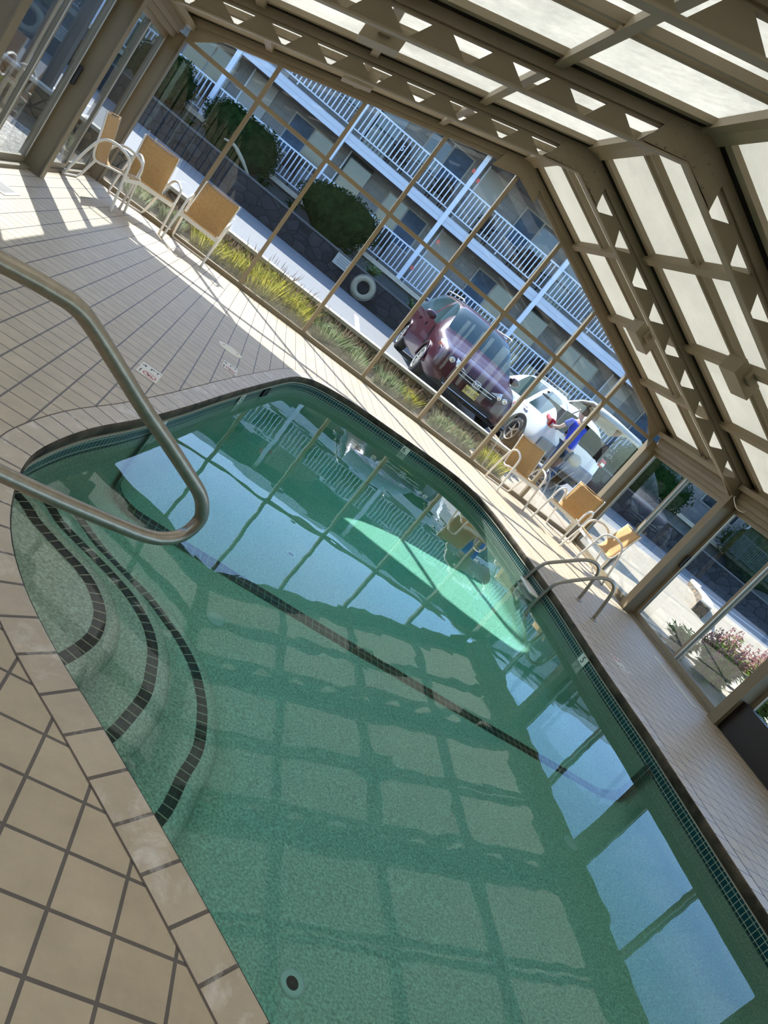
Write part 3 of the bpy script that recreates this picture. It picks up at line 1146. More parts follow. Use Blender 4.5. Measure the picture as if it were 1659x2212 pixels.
for bi in range(len(TY) - 1):
    ya, yb = TY[bi] - 0.05, TY[bi + 1] + 0.05       # far and near edges of the bay
    ym = (TY[bi] + TY[bi + 1]) / 2
    for s in (-1, 1):
        for k, d in enumerate(PX[1:]):
            cpart(slope_box(s, d - .04, d + .04, yb, ya, -0.055, 0.03), 'purlin', M['bronze2'])
        cpart(slope_box(s, 0.02, 4.6, ya - 0.075, ya, -0.015, 0.03), 'gasket_strip', M['black'])
        cpart(slope_box(s, 0.02, 4.6, ya - 0.17, ya - 0.075, -0.01, 0.045), 'panel_frame', M['bronze2'])
        cpart(slope_box(s, 0.02, 4.6, yb, yb + 0.05, -0.01, 0.045), 'panel_frame', M['bronze2'])
        for dy in (-0.085, 0.05):
            cpart(slope_box(s, 0.03, 4.6, ym + dy, ym + dy + 0.045, -0.02, 0.045), 'middle_bar', M['bronze'])
        for d0, d1 in zip(PX, PX[1:]):
            m_ = M['panel'] if s < 0 else M['panelw']
            cpart(slope_box(s, d0, d1 if d1 < 4 else d1 + .12, yb - 0.02, ya + 0.02, 0.046, 0.06), 'roof_panel', m_)
    mb = MB()
    mb.prism([(RX - .10, zo(RX - .10) - .035), (RX, zo(RX) - .05), (RX + .10, zo(RX + .10) - .035), (RX + .10, zo(RX + .1) + .06), (RX, zo(RX) + .075), (RX - .10, zo(RX - .1) + .06)], 'y', yb, ya)
    cpart(mb, 'ridge_beam', M['bronze2'])
    for s in (-1, 1):
        xe = RX + s * 4.50
        mb = MB().box(xe - .14, xe + .16, yb, ya, 2.20, 2.27)
        cpart(mb, 'eave_beam', M['bronze2'])

# housings on the purlins at mid bay
bx = None
labs = [(2.40, 1, 0, 'bronze box housing under right purlin nearest the glass gable'), (2.40, 1, 1, 'bronze box housing under right purlin in the second bay'),
        (2.40, -1, 0, 'bronze box housing under left purlin nearest the glass gable'), (2.40, -1, 1, 'bronze box housing under left purlin in the second bay'),
        (2.40, -1, 2, 'bronze box housing under left purlin in the third bay')]
for d, s, bi, lb in labs:
    ym = (TY[bi] + TY[bi + 1]) / 2
    x = RX + s * (d - .0)
    if bx is None or s != CACHE.get('bs'):
        bx = empty('junction_box', (x, ym - .06, zo(x)))
        mb = slope_box(s, d - .17, d + .17, ym - .26, ym + .06, -0.20, -0.02)
        shift(mb, (-x, -(ym - .06), -zo(x))).build('housing', M['bronze2'], bx, bevel=0.004)
        mb = slope_box(s, d - .05, d + .05, ym - .34, ym - .26, -0.13, -0.04)
        shift(mb, (-x, -(ym - .06), -zo(x))).build('conduit_stub', M['bronze2'], bx)
        CACHE['bs'] = s
        o = bx
    else:
        o = copy_tree(bx)
        o.location = (x, ym - .06, zo(x))
    tag(o, lb, 'junction box', 'box housings under the roof purlins')

# ---------------- gable wall
wb = empty('wall_back', (RX, 0, 0), kind='structure')
WO = (-RX, 0, 0)


def wpart(mb, name, m, parent=wb, label=None): return shift(mb, WO).build(name, m, parent, label=label)


ZT = 2.055
mull = [1.1 * k for k in range(9)]
for k in range(1, 8):
    x = mull[k] if k != 4 else 4.4
    ztop = zi(x) + 0.16
    wpart(MB().box(x - .028, x + .028, -0.045, 0.03, 0.03, ztop), 'mullion', M['bronze2'])
for k in range(8):
    x0, x1 = mull[k] + .028, mull[k + 1] - .028
    if k == 0: x0 = 0.02
    if k == 7: x1 = XR
    wpart(MB().box(x0, x1, -0.045, 0.03, ZT, ZT + .055), 'transom', M['bronze2'])
wpart(MB().box(0.02, XR, -0.05, 0.05, 0, 0.065), 'sill', M['bronze'])
# rake frame: a deep band under the roof edge, wider on corners
mb = MB()
for s in (-1, 1):
    xe = RX + s * 4.39
    mb.prism([(RX, zi(RX) + .32), (xe, zi(xe) + .32), (xe, zi(xe) + .14), (RX, zi(RX) + .14)], 'y', -0.05, 0.05)
wpart(mb, 'rake_frame', M['bronze'])
mb = MB()
mb.prism([(RX, zi(RX) + .20), (RX + .50, zi(RX + .50) + .15), (RX + .22, zi(RX + .22) + .06), (RX + .08, zi(RX) + .03), (RX - .08, zi(RX) + .03), (RX - .22, zi(RX - .22) + .06), (RX - .50, zi(RX - .50) + .15)],
         'y', -0.056, -0.046)
for s in (-1, 1):
    xe = RX + s * 4.38
    mb.prism([(xe, ZT + .055), (xe, zi(xe) + .05), (xe, zi(xe) + .15), (xe - s * .42, zi(xe - s * .42) + .15), (xe - s * .10, ZT + .055)], 'y', -0.056, -0.046)
wpart(mb, 'corner_plate', M['bronze'])
wn = 0


def window(name_m, polys):
    global wn
    wn += 1
    e = MB()
    for p in polys: e.prism(p, 'y', -0.006, 0.0)
    o = e.build('window_%d' % wn, name_m, None)
    o['kind'] = 'structure'
    return o


for k in range(8):
    x0, x1 = mull[k] + .02, mull[k + 1] - .02
    window(M['glass'], [[(x0, 0.06), (x1, 0.06), (x1, ZT + .01), (x0, ZT + .01)]])
    if k == 4 - 1 or True:
        a, b = zi(x0) + .17, zi(x1) + .17
        window(M['glass'], [[(x0, ZT + .04), (x1, ZT + .04), (x1, b), (x0, a)]])

# ---------------- side walls of sliding doors
dn = 0


def side_bay(s, y0, y1, bi):
    """s=+1 right wall, y0 near edge, y1 far edge"""
    global dn
    xg = RX + s * 4.56
    ym = (y0 + y1) / 2 + (0.0)
    if s == 1: ym = y1 - 1.17 if bi == 0 else (y0 + y1) / 2
    W = sidew[s]
    off = (-W.location.x, -W.location.y, 0)

    def sp(mb, name, m, parent=W, label=None, o2=off): return shift(mb, o2).build(name, m, parent, label=label)
    sp(MB().box(xg - .07, xg + .07, y0, y1, 1.985, 2.06), 'door_header', M['bronze'])
    sp(MB().box(xg - .09, xg + .09, y0, y1, 2.06, 2.13), 'door_header', M['bronze2'])
    sp(MB().box(xg - .11, xg + .11, y0, y1, 2.13, 2.22), 'door_header', M['bronze'])
    sp(MB().box(xg - .07, xg + .07, y0, y1, 0, 0.035), 'door_track', M['bronze'])
    # two sashes
    for k, (a, b, dx) in enumerate(((y0, ym + .03, -s * .02), (ym - .03, y1, s * .02))):
        dn += 1
        d = empty('door_%d' % dn, (xg + dx, (a + b) / 2, 0), kind='structure')
        o2 = (-(xg + dx), -(a + b) / 2, 0)
        x = xg + dx
        mb = MB()
        mb.box(x - .018, x + .018, a, a + .055, .035, 1.985)
        mb.box(x - .018, x + .018, b - .055, b, .035, 1.985)
        mb.box(x - .018, x + .018, a + .055, b - .055, 1.92, 1.985)
        mb.box(x - .018, x + .018, a + .055, b - .055, .035, .10)
        fr = sp(mb, 'door_frame', M['bronze2'], d, o2=o2)
        pm = MB().box(x - .003, x + .003, a + .05, b - .05, .095, 1.925)
        sp(pm, 'door_glass', M['glass_d'], d, o2=o2)
        # bright weather strip on the meeting edge
        mb = MB().box(x - s * .022 - .004, x - s * .022 + .004, b - .068, b - .056, .1, 1.93)
        sp(mb, 'weather_strip', M['alu'], d, o2=o2, label='bright aluminium edge strip')
        if k == 1 and bi >= 1:
            mb = MB().box(x - s * .05 - .012, x - s * .05 + .012, b - .05, b - .012, 0.94, 1.12)
            mb.box(x - s * .03 - .02, x - s * .03 + .02, b - .045, b - .02, 0.93, 1.13)
            sp(mb, 'handle', M['plastic'], d, o2=o2, label='black pull handle')


sidew = {}
for s, nm in ((-1, 'wall_left'), (1, 'wall_right')):
    sidew[s] = empty(nm, (RX + s * 4.56, -7, 0), kind='structure')
    for bi in range(len(TY) - 1):
        y1, y0 = TY[bi] - 0.055, TY[bi + 1] + 0.055
        if s == 1 and bi == 2:
            # closed dark bay with one low pane
            W = sidew[s]
            xg = RX + 4.56
            off = (-W.location.x, 7, 0)
            shift(MB().box(xg - .12, xg - .03, y0, y1, 0, 0.40), off).build('dark_kick_panel', M['darkdoor'], W, label='dark brown low panel in front of the third bay')
        side_bay(s, y0, y1, bi)
wf = MB().box(-0.3, 9.1, YEND - .12, YEND - .05, 0, 2.2)
wf.prism([(-0.3, 2.2), (9.1, 2.2), (RX, 3.85)], 'y', YEND - .12, YEND - .05)
o = wf.build('wall_front', M['interior'])
o['kind'] = 'structure'

# ================================================================== OUTSIDE
def ground(name, poly, z, m, thick=0.1):
    mb = MB().prism(poly, 'z', z - thick, z)
    o = mb.build(name, m)
    o['kind'] = 'structure'
    return o


ROAD = 0.25
ground('ground', [(-60, -40), (60, -40), (60, 60), (-60, 60)], -2.4, M['soil'])
ground('planting_bed', [(-6, 0.06), (6.85, 0.06), (6.85, 1.45), (-6, 1.45)], -0.02, M['soil'])
mb = MB()
mb.add([(-30, 1.7, ROAD), (8.2, 1.7, ROAD), (8.2, 4.4, ROAD), (45, 4.4, ROAD + .0), (45, 24, ROAD), (-30, 24, ROAD)], [(0, 1, 2, 5), (2, 3, 4, 5)])
mb.add([(-30, 1.7, ROAD - .2), (8.2, 1.7, ROAD - .2), (8.2, 4.4, ROAD - .2), (45, 4.4, ROAD - .2)], [(0, 1, 2, 3)])
o = mb.build('parking_road', M['asphalt'])
o['kind'] = 'structure'
# sloping patio to the right of the gable
mb = MB()
mb.add([(6.85, 0.06, 0.0), (9.05, 0.06, 0), (9.05, -2.3, -0.01), (14.6, -2.3, -0.01), (22, 4.4, ROAD), (8.2, 4.4, ROAD), (8.2, 1.9, 0.12), (6.85, 1.7, 0.08),
        (9.05, 1.7, .06), (15.5, 1.7, .06)],
       [(0, 1, 8, 7), (1, 2, 3, 9, 8), (7, 8, 6), (8, 9, 4, 5, 6)])
o = mb.build('patio', M['concrete'])
o['kind'] = 'structure'
ground('path', [(9.05, -5.2), (11.0, -4.6), (13.2, -2.4), (9.05, -2.4)], -0.03, M['concrete'])
ground('garden_bed', [(9.05, YEND), (40, YEND), (40, 4.2), (22, 4.2), (14.5, -2.4), (13.2, -2.5), (11.0, -4.7), (9.1, -5.4)], -0.045, M['soil'])
ground('gravel_yard', [(-6, YEND), (-0.32, YEND), (-0.32, 0.05), (-6, 0.05)], -0.02, M['gravel'])

# low stone wall with cap
lw = empty('low_stone_wall', (1.5, 1.55, 0), 0, 'low fieldstone wall with pale cap along the planted bed', 'wall')
shift(MB().box(-6, 7.75, 1.43, 1.68, -0.05, 0.36), (-1.5, -1.55, 0)).build('stonework', M['stone'], lw)
shift(MB().box(-6, 7.78, 1.40, 1.72, 0.36, 0.42), (-1.5, -1.55, 0)).build('wall_cap', M['curb'], lw, bevel=0.01)
lw2 = empty('low_stone_wall', (14.8, 3.4, 0), 0, 'short curved fieldstone wall end beyond the right patio', 'wall')
path = smooth_path([(15.9, 5.3, 0), (15.3, 4.6, 0), (14.9, 3.6, 0), (14.3, 2.7, 0), (13.6, 1.9, 0)], 4)
l_ = offset2d(path, 0.14, False)
r_ = offset2d(path, -0.14, False)
for nm, z0, z1, m_ in (('stonework', -.05, .36, 'stone'), ('wall_cap', .36, .40, 'curb')):
    mb = MB()
    n_ = len(path)
    v = [(p.x, p.y, z) for z in (z0, z1) for side in (l_, r_) for p in side]
    f = []
    for i in range(n_ - 1):
        a, b, c, d = i, n_ + i, 2 * n_ + i, 3 * n_ + i
        f += [(a, a + 1, c + 1, c), (b, d, d + 1, b + 1), (c, c + 1, d + 1, d)]
    f += [(0, n_, 3 * n_, 2 * n_), (n_ - 1, 3 * n_ - 1, 4 * n_ - 1, 2 * n_ - 1)]
    mb.add(v, f)
    shift(mb, (-14.8, -3.4, 0)).build(nm, M[m_], lw2)

# white parking lines
pk = MB()
for x in (-2.4, 0.9, 4.3):
    pk.add([(x, 2.0, ROAD + .004), (x + .12, 2.0, ROAD + .004), (x + .5, 6.6, ROAD + .004), (x + .38, 6.6, ROAD + .004)], [(0, 1, 2, 3)])
pk.add([(15.5, 6.0, ROAD + .004), (15.7, 5.9, ROAD + .004), (30, 9.0, ROAD + .004), (30, 9.3, ROAD + .004)], [(0, 1, 2, 3)])
for k in range(9):
    x = 7.75 + k * .14
o = pk.build('parking_line', mat('white_road_paint', (0.75, 0.75, 0.73), 0.8), label='white painted lines on the grey road')
o['kind'] = 'structure'

# ---------------- motel building
TH = math.radians(10)
BP0 = Vector((6.86, 12.97, 0))
bld = empty('motel_building', BP0, -TH, 'two storey motel with white balcony railings and pale fascia beyond the road', 'building')


def bb(mb, name, m, parent=bld, label=None, smooth=False, kind=None): return mb.build(name, m, parent, smooth, kind, label)


# local frame: +x along the facade (right), +y away from us, z up
bb(MB().box(-26, 24, 1.5, 1.7, 1.45, 6.2), 'front_wall', M['siding'])
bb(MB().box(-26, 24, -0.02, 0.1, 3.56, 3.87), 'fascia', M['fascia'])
bb(MB().box(-26, 24, 0.1, 1.5, 3.66, 3.87), 'balcony_deck', M['ceil'])
bb(MB().box(-26, 24, -0.12, 1.5, 1.36, 1.50), 'walkway_slab', M['curb'])
bb(MB().box(-26, 24, 0.05, 0.2, 0.3, 1.36), 'foundation_wall', mat('blue_grey_block', (0.10, 0.115, 0.12), 0.9, 0, 0.2, 3, 0.1))
bb(MB().box(-26, 24, -0.35, 1.5, 6.02, 6.14), 'soffit', M['ceil'])
bb(MB().box(-26, 24, -0.42, -0.32, 5.96, 6.16), 'gutter', M['rail'])
mb = MB()
mb.prism([(-0.42, 6.14), (6.5, 8.0), (6.5, 6.14)], 'x', -26, 24)
bb(mb, 'roof', M['shingle'])
postx = [-0.86 - 3.76 * k for k in range(0, 6)] + [2.97, 6.8, 10.6]
for x in postx:
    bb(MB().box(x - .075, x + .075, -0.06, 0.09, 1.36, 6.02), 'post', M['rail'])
# railings: one section between each pair of posts, both floors
xs = sorted(postx)
for zb, zt in ((4.02, 4.88), (1.61, 2.475)):
    for a, b in zip(xs, xs[1:]):
        mb = MB()
        a1, b1 = a + .075, b - .075
        mb.box(a1, b1, -0.01, 0.045, zt - .045, zt)
        mb.box(a1, b1, 0.0, 0.035, zb - .015, zb + .02)
        nbal = int((b1 - a1) / 0.139)
        for k in range(1, nbal):
            x = a1 + (b1 - a1) * k / nbal
            mb.box(x - .017, x + .017, 0.0, 0.034, zb - (.11 if k == nbal // 2 else 0), zt - .04)
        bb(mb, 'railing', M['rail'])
# windows and doors behind the balconies
for fz in (3.87, 1.50):
    for k, x in enumerate([-24.5 + 3.76 * j for j in range(13)]):
        wdt = 1.5
        f_ = bb(MB().box(x - wdt / 2 - .05, x + wdt / 2 + .05, 1.45, 1.52, fz + .75, fz + 1.95), 'window_frame', M['framew'])
        bb(MB().box(x - wdt / 2, x - .03, 1.435, 1.46, fz + .8, fz + 1.9), 'window_pane', M['curtain'] if (k + int(fz)) % 2 == 0 else M['darkglass'], f_)
        bb(MB().box(x + .03, x + wdt / 2, 1.435, 1.46, fz + .8, fz + 1.9), 'window_pane', M['darkglass'] if k % 3 else M['curtain'], f_)
        dx = x + 1.75
        d_ = bb(MB().box(dx - .45, dx + .45, 1.44, 1.52, fz + .02, fz + 2.08), 'room_door', M['darkglass'] if (k % 2) else M['framew'])
        bb(MB().box(dx - .50, dx - .45, 1.42, 1.52, fz, fz + 2.12), 'door_jamb', M['rail'], d_)
# room number and little details
text_mesh('room_number', '5', 0.24, M['rail'], bld, (-3.05, -0.03, 4.48), (PI / 2, 0, 0), 0.01)
for x, z in ((-0.98, 5.25), (-0.70, 5.12), (-0.55, 3.05), (-0.70, 1.95)):
    bb(MB().box(x - .045, x + .045, -.10, -.05, z, z + .12), 'call_box', M['red'], label='small red box on a white post')

# retaining wall and the bed above it
def bpt(x, y, z=0):
    return bld.matrix_basis @ Vector((x, y, z))


rw = empty('retaining_wall', bpt(0, -1.4), -TH, 'dark fieldstone retaining wall below the motel walkway', 'wall')
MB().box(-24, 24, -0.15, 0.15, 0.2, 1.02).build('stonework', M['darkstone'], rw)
MB().box(-24, 24, -0.17, 0.17, 1.02, 1.07).build('wall_cap', M['greywall'], rw)
bd = empty('raised_bed', bpt(0, -0.6), -TH, kind='structure')
MB().box(-24, 24, -0.65, 0.62, 0.3, 1.0).build('raised_soil', M['soil'], bd)


def leaf_cloud(n, fn, size, flat=0.3, seed=1, aspect=0.45):
    """n leaf quads at points fn(rng) -> (pos, outward normal)"""
    rng = random.Random(seed)
    mb = MB()
    for _ in range(n):
        p, nn_ = fn(rng)
        nn_ = Vector(nn_)
        d = Vector((rng.gauss(0, 1), rng.gauss(0, 1), rng.gauss(0, 1)))
        d = (nn_ * 1.0 + d * flat * 2).normalized()
        t = d.cross(Vector((rng.gauss(0, 1), rng.gauss(0, 1), rng.gauss(0, 1)))).normalized()
        b = d.cross(t)
        s = size * rng.uniform(.6, 1.3)
        p = Vector(p)
        mb.add([p - t * s, p + b * s * aspect + d * s * .15, p + t * s, p - b * s * aspect + d * s * .15], [(0, 1, 2, 3)])
    return mb


def blob(rx, ry, rz, seed, amp=0.16, seg=3, scale=1.6):
    bm = bmesh.new()
    bmesh.ops.create_icosphere(bm, subdivisions=seg, radius=1)
    for v in bm.verts:
        k = 1 + amp * noise.noise(v.co * scale + Vector((seed * 7.1, 0, 0))) * 2
        v.co = Vector((v.co.x * rx * k, v.co.y * ry * k, v.co.z * rz * k))
    mb = MB()
    mb.add([tuple(v.co) for v in bm.verts], [tuple(q.index for q in f.verts) for f in bm.faces])
    bm.free()
    return mb


def bush(name, loc_, rx, ry, rz, seed, label, cat, m='hedge', n=1500, size=0.05, group=None, square=0.0):
    e = empty(name, loc_, 0, label, cat, group)
    core = blob(rx * .93, ry * .93, rz * .93, seed)
    shift(core, (0, 0, rz * .95))
    if square:
        core.v = [(a, b, max(0.0, c)) for a, b, c in core.v]
    core.build('dense_core', M[m], e, True)

    def fn(rng):
        while True:
            d = Vector((rng.gauss(0, 1), rng.gauss(0, 1), rng.gauss(0, 1))).normalized()
            if d.z > -0.6: break
        k = 1 + 0.16 * noise.noise(d * 1.6 + Vector((seed * 7.1, 0, 0))) * 2
        k *= rng.uniform(.92, 1.06)
        return (d.x * rx * k, d.y * ry * k, d.z * rz * k + rz * .95), d
    leaf_cloud(n, fn, size, .5, seed).build('foliage', M[m], e)
    return e


# hedges on the raised bed, in building coordinates
for i, (x, rx, rz, lb) in enumerate([(-6.9, 1.25, .72, 'wide dark hedge on the raised bed behind the third chair'),
                                     (-3.35, 1.25, .78, 'rounded dark green shrub between second and third gable mullions'),
                                     (2.05, .75, .55, 'dark rounded shrub behind the maroon minivan'),
                                     (-9.6, .95, .75, 'leafy dark shrub seen at the leftmost gable pane'),
                                     (9.5, 1.6, .9, 'big dark shrub seen through the right sliding doors'),
                                     (14.5, 1.8, 1.0, 'wide dark hedge farthest right, seen through the second right door')]):
    bush('hedge', bpt(x, -.62, .98), rx, .55, rz, i + 3, lb, 'shrub', n=1700, size=.06)


def hosta(loc_, s, seed, label, m='hosta', n=26, group=None):
    e = empty('hosta_plant', loc_, 0, label, 'plant', group)
    rng = random.Random(seed)
    mb = MB()
    for k in range(n):
        a = rng.uniform(0, 2 * PI)
        L = s * rng.uniform(.7, 1.1)
        up = rng.uniform(.3, 1.0)
        d = Vector((math.cos(a), math.sin(a), 0))
        q = Vector((-math.sin(a), math.cos(a), 0))
        pts = [d * (L * t) + Vector((0, 0, s * up * math.sin(t * 2.3) * .9)) for t in (0, .3, .6, .85, 1)]
        wd = [0.02, .14, .2, .12, .0]
        v = []
        for p, w_ in zip(pts, wd): v += [p - q * w_ * s, p + q * w_ * s]
        mb.add(v, [(2 * j, 2 * j + 1, 2 * j + 3, 2 * j + 2) for j in range(4)])
    mb.build('leaves', M[m], e, True)
    return e


for i, (x, s, lb) in enumerate([(-4.55, .30, 'low green plant at the foot of the white motel post'), (-1.55, .42, 'pale hosta on the bed left of the ring buoy reflection'),
                                (0.05, .36, 'pale hosta above the wall left of the maroon minivan'), (.55, .36, 'pale hosta above the wall touching the minivan roofline'),
                                (-5.6, .34, 'green hosta below the middle of the wide dark hedge'), (-8.2, .3, 'green hosta by the left end of the wide hedge'),
                                (-2.5, .26, 'small dark plant under the rounded shrub')]):
    hosta(bpt(x, -1.0, 1.0), s, i, lb, 'hosta' if i in (1, 2, 3) else 'hedge')

# driftwood branch; ring and sign shapes added to stand in for glass reflections
dw = MB().tube(smooth_path([(-.5, 0, .12), (-.2, 0, .16), (.1, 0, .04), (.35, 0, -.1), (.75, 0, -.36)], 5), [.025 + .035 * math.sin(k / 20 * PI) for k in range(21)], 8)
o = dw.build('driftwood_log', M['ring'], None, True)
o.location = bpt(-6.6, -1.15, 1.28)
tag(o, 'pale driftwood log leaning below the wide dark hedge', 'log')
rb = empty('ring_buoy_reflection', bpt(-1.45, -1.62, .66), -TH, 'tan ring added for a ring buoy reflected in the gable glass', 'ring buoy')
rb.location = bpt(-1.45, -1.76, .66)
MB().tube([(0.27 * math.cos(a), 0, .27 * math.sin(a)) for a in [2 * PI * k / 32 for k in range(32)]], .085, 10, closed=True).build('reflected_ring', M['ring'], rb, True)
MB().tube([(0.37 * math.cos(a), 0, .37 * math.sin(a)) for a in [2 * PI * k / 32 for k in range(32)]], .008, 6, closed=True).build('reflected_rope', M['beige'], rb, True)
sg = empty('sign_reflection', bpt(-2.35, -1.62, .84), -TH, 'small cream board with dark lines added for a sign reflected in the gable glass', 'sign')
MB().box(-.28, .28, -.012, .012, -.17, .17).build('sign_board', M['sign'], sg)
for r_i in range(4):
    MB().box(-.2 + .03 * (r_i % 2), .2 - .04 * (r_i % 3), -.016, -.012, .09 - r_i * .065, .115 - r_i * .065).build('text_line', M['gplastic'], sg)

# dark chairs on both walkways
def balcony_chair():
    e = empty('balcony_chair')
    mb = MB()
    for x in (-.25, .25):
        for y in (-.22, .22): mb.box(x - .02, x + .02, y - .02, y + .02, 0, .42)
    mb.build('legs', M['darkwood'], e)
    MB().box(-.28, .28, -.26, .26, .40, .46).build('seat', M['darkwood'], e)
    mb = MB()
    mb.prism([(-.27, .44), (.27, .44), (.27, .78), (.2, .9), (.08, .96), (-.08, .96), (-.2, .9), (-.27, .78)], 'y', .22, .27)
    mb.build('back', M['darkwood'], e)
    for x in (-.3, .3):
        MB().box(x - .025, x + .025, -.26, .26, .62, .66).build('arm', M['darkwood'], e)
    return e


bc = None
for x, fz, a, lb in [(-3.05, 3.87, .3, 'dark wicker chair upstairs just left of the first white post'), (-1.45, 3.87, -.2, 'dark wicker chair upstairs beside the tall white post'),
                     (0.35, 3.87, .2, 'dark wicker chair upstairs just right of the tall white post'), (1.9, 3.87, -.4, 'dark wicker chair upstairs above the minivan'),
                     (2.5, 3.87, .5, 'dark wicker chair upstairs partly behind the glass mullion'), (-2.0, 1.5, .1, 'dark wicker chair on the lower walkway by the round shrub'),
                     (1.0, 1.5, -.2, 'dark wicker chair on the lower walkway behind the minivan'), (-5.6, 1.5, .2, 'dark wicker chair on the lower walkway right of the wide hedge'),
                     (-8.9, 1.5, 0, 'dark wicker chair on the lower walkway at the left gable pane'), (4.6, 1.5, .3, 'dark wicker chair on the lower walkway above the white car')]:
    if bc is None:
        bc = balcony_chair()
        o = bc
    else:
        o = copy_tree(bc)
    o.location = bpt(x, .75, fz)
    o.rotation_euler = (0, 0, -TH + a)
    tag(o, lb, 'chair', 'dark wicker chairs on the motel walkways')

# ---------------- planting in front of the gable
def lavender(loc_, s, seed, label, yellow=False, n=240):
    e = empty('lavender_bush', loc_, 0, label, 'shrub', 'lavender bushes in the bed')
    rng = random.Random(seed)
    mb, fl_ = MB(), MB()
    for k in range(n):
        a = rng.uniform(0, 2 * PI)
        r = s * .55 * math.sqrt(rng.random())
        lean = rng.uniform(.0, .55) + r / s * .55
        H = s * rng.uniform(.55, 1.0)
        b = Vector((r * math.cos(a), r * math.sin(a), 0))
        tip = b + Vector((math.cos(a) * lean * H, math.sin(a) * lean * H, H))
        q = Vector((-math.sin(a + rng.uniform(-1, 1)), math.cos(a), 0)) * .006
        mid = (b + tip) / 2 + Vector((0, 0, H * .08))
        mb.add([b - q, b + q, mid + q * .9, mid - q * .9, tip], [(0, 1, 2, 3), (3, 2, 4)])
        if k % 3 == 0:
            fl_.add([tip - q * 1.2, tip + Vector((0, 0, -.015)) + q * 1.2, tip + Vector((0.0, 0, .035)) + (tip - b) * .12], [(0, 1, 2)])
            t2 = tip - (tip - b) * .06
            fl_.add([t2 + q * 1.5, t2 - q * 1.5, t2 + Vector((.004, .004, .03))], [(0, 1, 2)])
    # leafy base
    def fn(rg):
        d = Vector((rg.gauss(0, 1), rg.gauss(0, 1), abs(rg.gauss(0, .8)))).normalized()
        k = rg.uniform(.45, 1.0)
        return (d.x * s * .72 * k, d.y * s * .72 * k, d.z * s * .80 * k + .02), d
    lf = leaf_cloud(n * 7, fn, .034, .8, seed, .2)
    lf.build('foliage', M['lavy'] if yellow else M['lav'], e)
    mb.build('stems', M['lavy'] if yellow else M['lav'], e)
    fl_.build('flower_heads', M['stalk'], e)
    return e


LV = [(0.45, .55, .30, 0, 'reddish low lavender by the second chair'), (0.95, .75, .30, 0, 'lavender at the left end of the bed behind the second chair'),
      (1.55, .62, .40, 1, 'yellow flecked lavender behind the third chair'), (2.0, .85, .42, 1, 'yellow green lavender left of the second mullion'),
      (2.55, .62, .56, 1, 'tall yellow lavender right of the second mullion'), (3.05, .72, .50, 1, 'biggest yellow green lavender bush in the bed'),
      (3.75, .72, .44, 0, 'grey green lavender just right of the third mullion'), (4.25, .62, .40, 0, 'silvery lavender left of the fourth mullion'),
      (4.95, .68, .40, 0, 'silvery lavender right of the fourth mullion'), (5.35, .8, .34, 1, 'small lavender before the minivan wheel'),
      (6.1, .62, .38, 0, 'grey lavender below the licence plate'), (6.55, .78, .34, 0, 'grey lavender at the right end of the stone wall'),
      (7.15, .55, .42, 1, 'yellow flecked lavender behind the fourth chair')]
for i, (x, y, s, yel, lb) in enumerate(LV):
    lavender((x, y, -0.02), s, i + 11, lb, bool(yel), 260 if s > .4 else 200)

# flowering shrubs right of the doors
def garden_shrub(loc_, h, r, seed, label, nst=14, m='bright', heads=True):
    e = empty('garden_shrub', loc_, 0, label, 'shrub', 'shrubs in the bed outside the right doors')
    rng = random.Random(seed)
    st, lf, fw = MB(), MB(), MB()
    for k in range(nst):
        a = 2 * PI * k / nst + rng.uniform(-.3, .3)
        R_ = r * rng.uniform(.4, 1.0)
        H = h * rng.uniform(.7, 1.0)
        tip = Vector((math.cos(a) * R_, math.sin(a) * R_, H))
        mid = Vector((math.cos(a) * R_ * .35, math.sin(a) * R_ * .35, H * .55))
        path = smooth_path([(math.cos(a) * .05, math.sin(a) * .05, 0), mid, tip], 5)
        st.tube(path, .006, 4)
        for j in range(44):
            t = .12 + .8 * rng.random()
            p = path[min(len(path) - 1, int(t * (len(path) - 1)))]
            b = rng.uniform(0, 2 * PI)
            d = Vector((math.cos(b), math.sin(b), rng.uniform(-.2, .6))).normalized()
            q = d.cross(Vector((0, 0, 1))).normalized()
            L = rng.uniform(.09, .16)
            lf.add([p, p + d * L * .45 + q * .026, p + d * L - Vector((0, 0, .03)), p + d * L * .45 - q * .026], [(0, 1, 2, 3)])
        if heads:
            for j in range(46):
                b, z_ = rng.uniform(0, 2 * PI), rng.uniform(-.11, .10)
                rr = .045 * (1 - abs(z_) / .16)
                c = tip + Vector((math.cos(b) * rr, math.sin(b) * rr, z_))
                d = Vector((rng.gauss(0, 1), rng.gauss(0, 1), rng.gauss(0, 1))).normalized()
                q = d.cross(Vector((0, 0, 1))).normalized() * .014
                u_ = d.cross(q).normalized() * .014
                fw.add([c - q, c - u_, c + q, c + u_], [(0, 1, 2, 3)])
    st.build('stems', M['stem'], e)
    lf.build('leaves', M[m], e)
    if heads: fw.build('flower_heads', M['pinkfl'], e, label='dusty pink flower clusters')
    return e


for i, (x, y, h, r, lb, hd) in enumerate([(9.75, -3.35, .62, .40, 'slender shrub with pink tips just outside the second right door', True), (10.35, -3.0, .75, .5, 'pink flowering shrub left of the door stile', True),
                                          (10.3, -3.85, .78, .5, 'dense pink flowering shrub right of the door stile', True), (11.0, -3.2, .95, .5, 'tall pink flowering shrub farthest from the doors', True),
                                          (11.2, -4.3, .9, .6, 'pink flowering shrub at the right edge of the photo', True), (9.65, -4.45, .35, .35, 'pale grassy clump at the foot of the second right door', False),
                                          (9.62, -2.85, .42, .35, 'low green shrub at the left corner of the second right door', False)]):
    garden_shrub((x, y, -0.04), h, r, 40 + i, lb, 26, 'lav' if i == 5 else 'bright', hd)

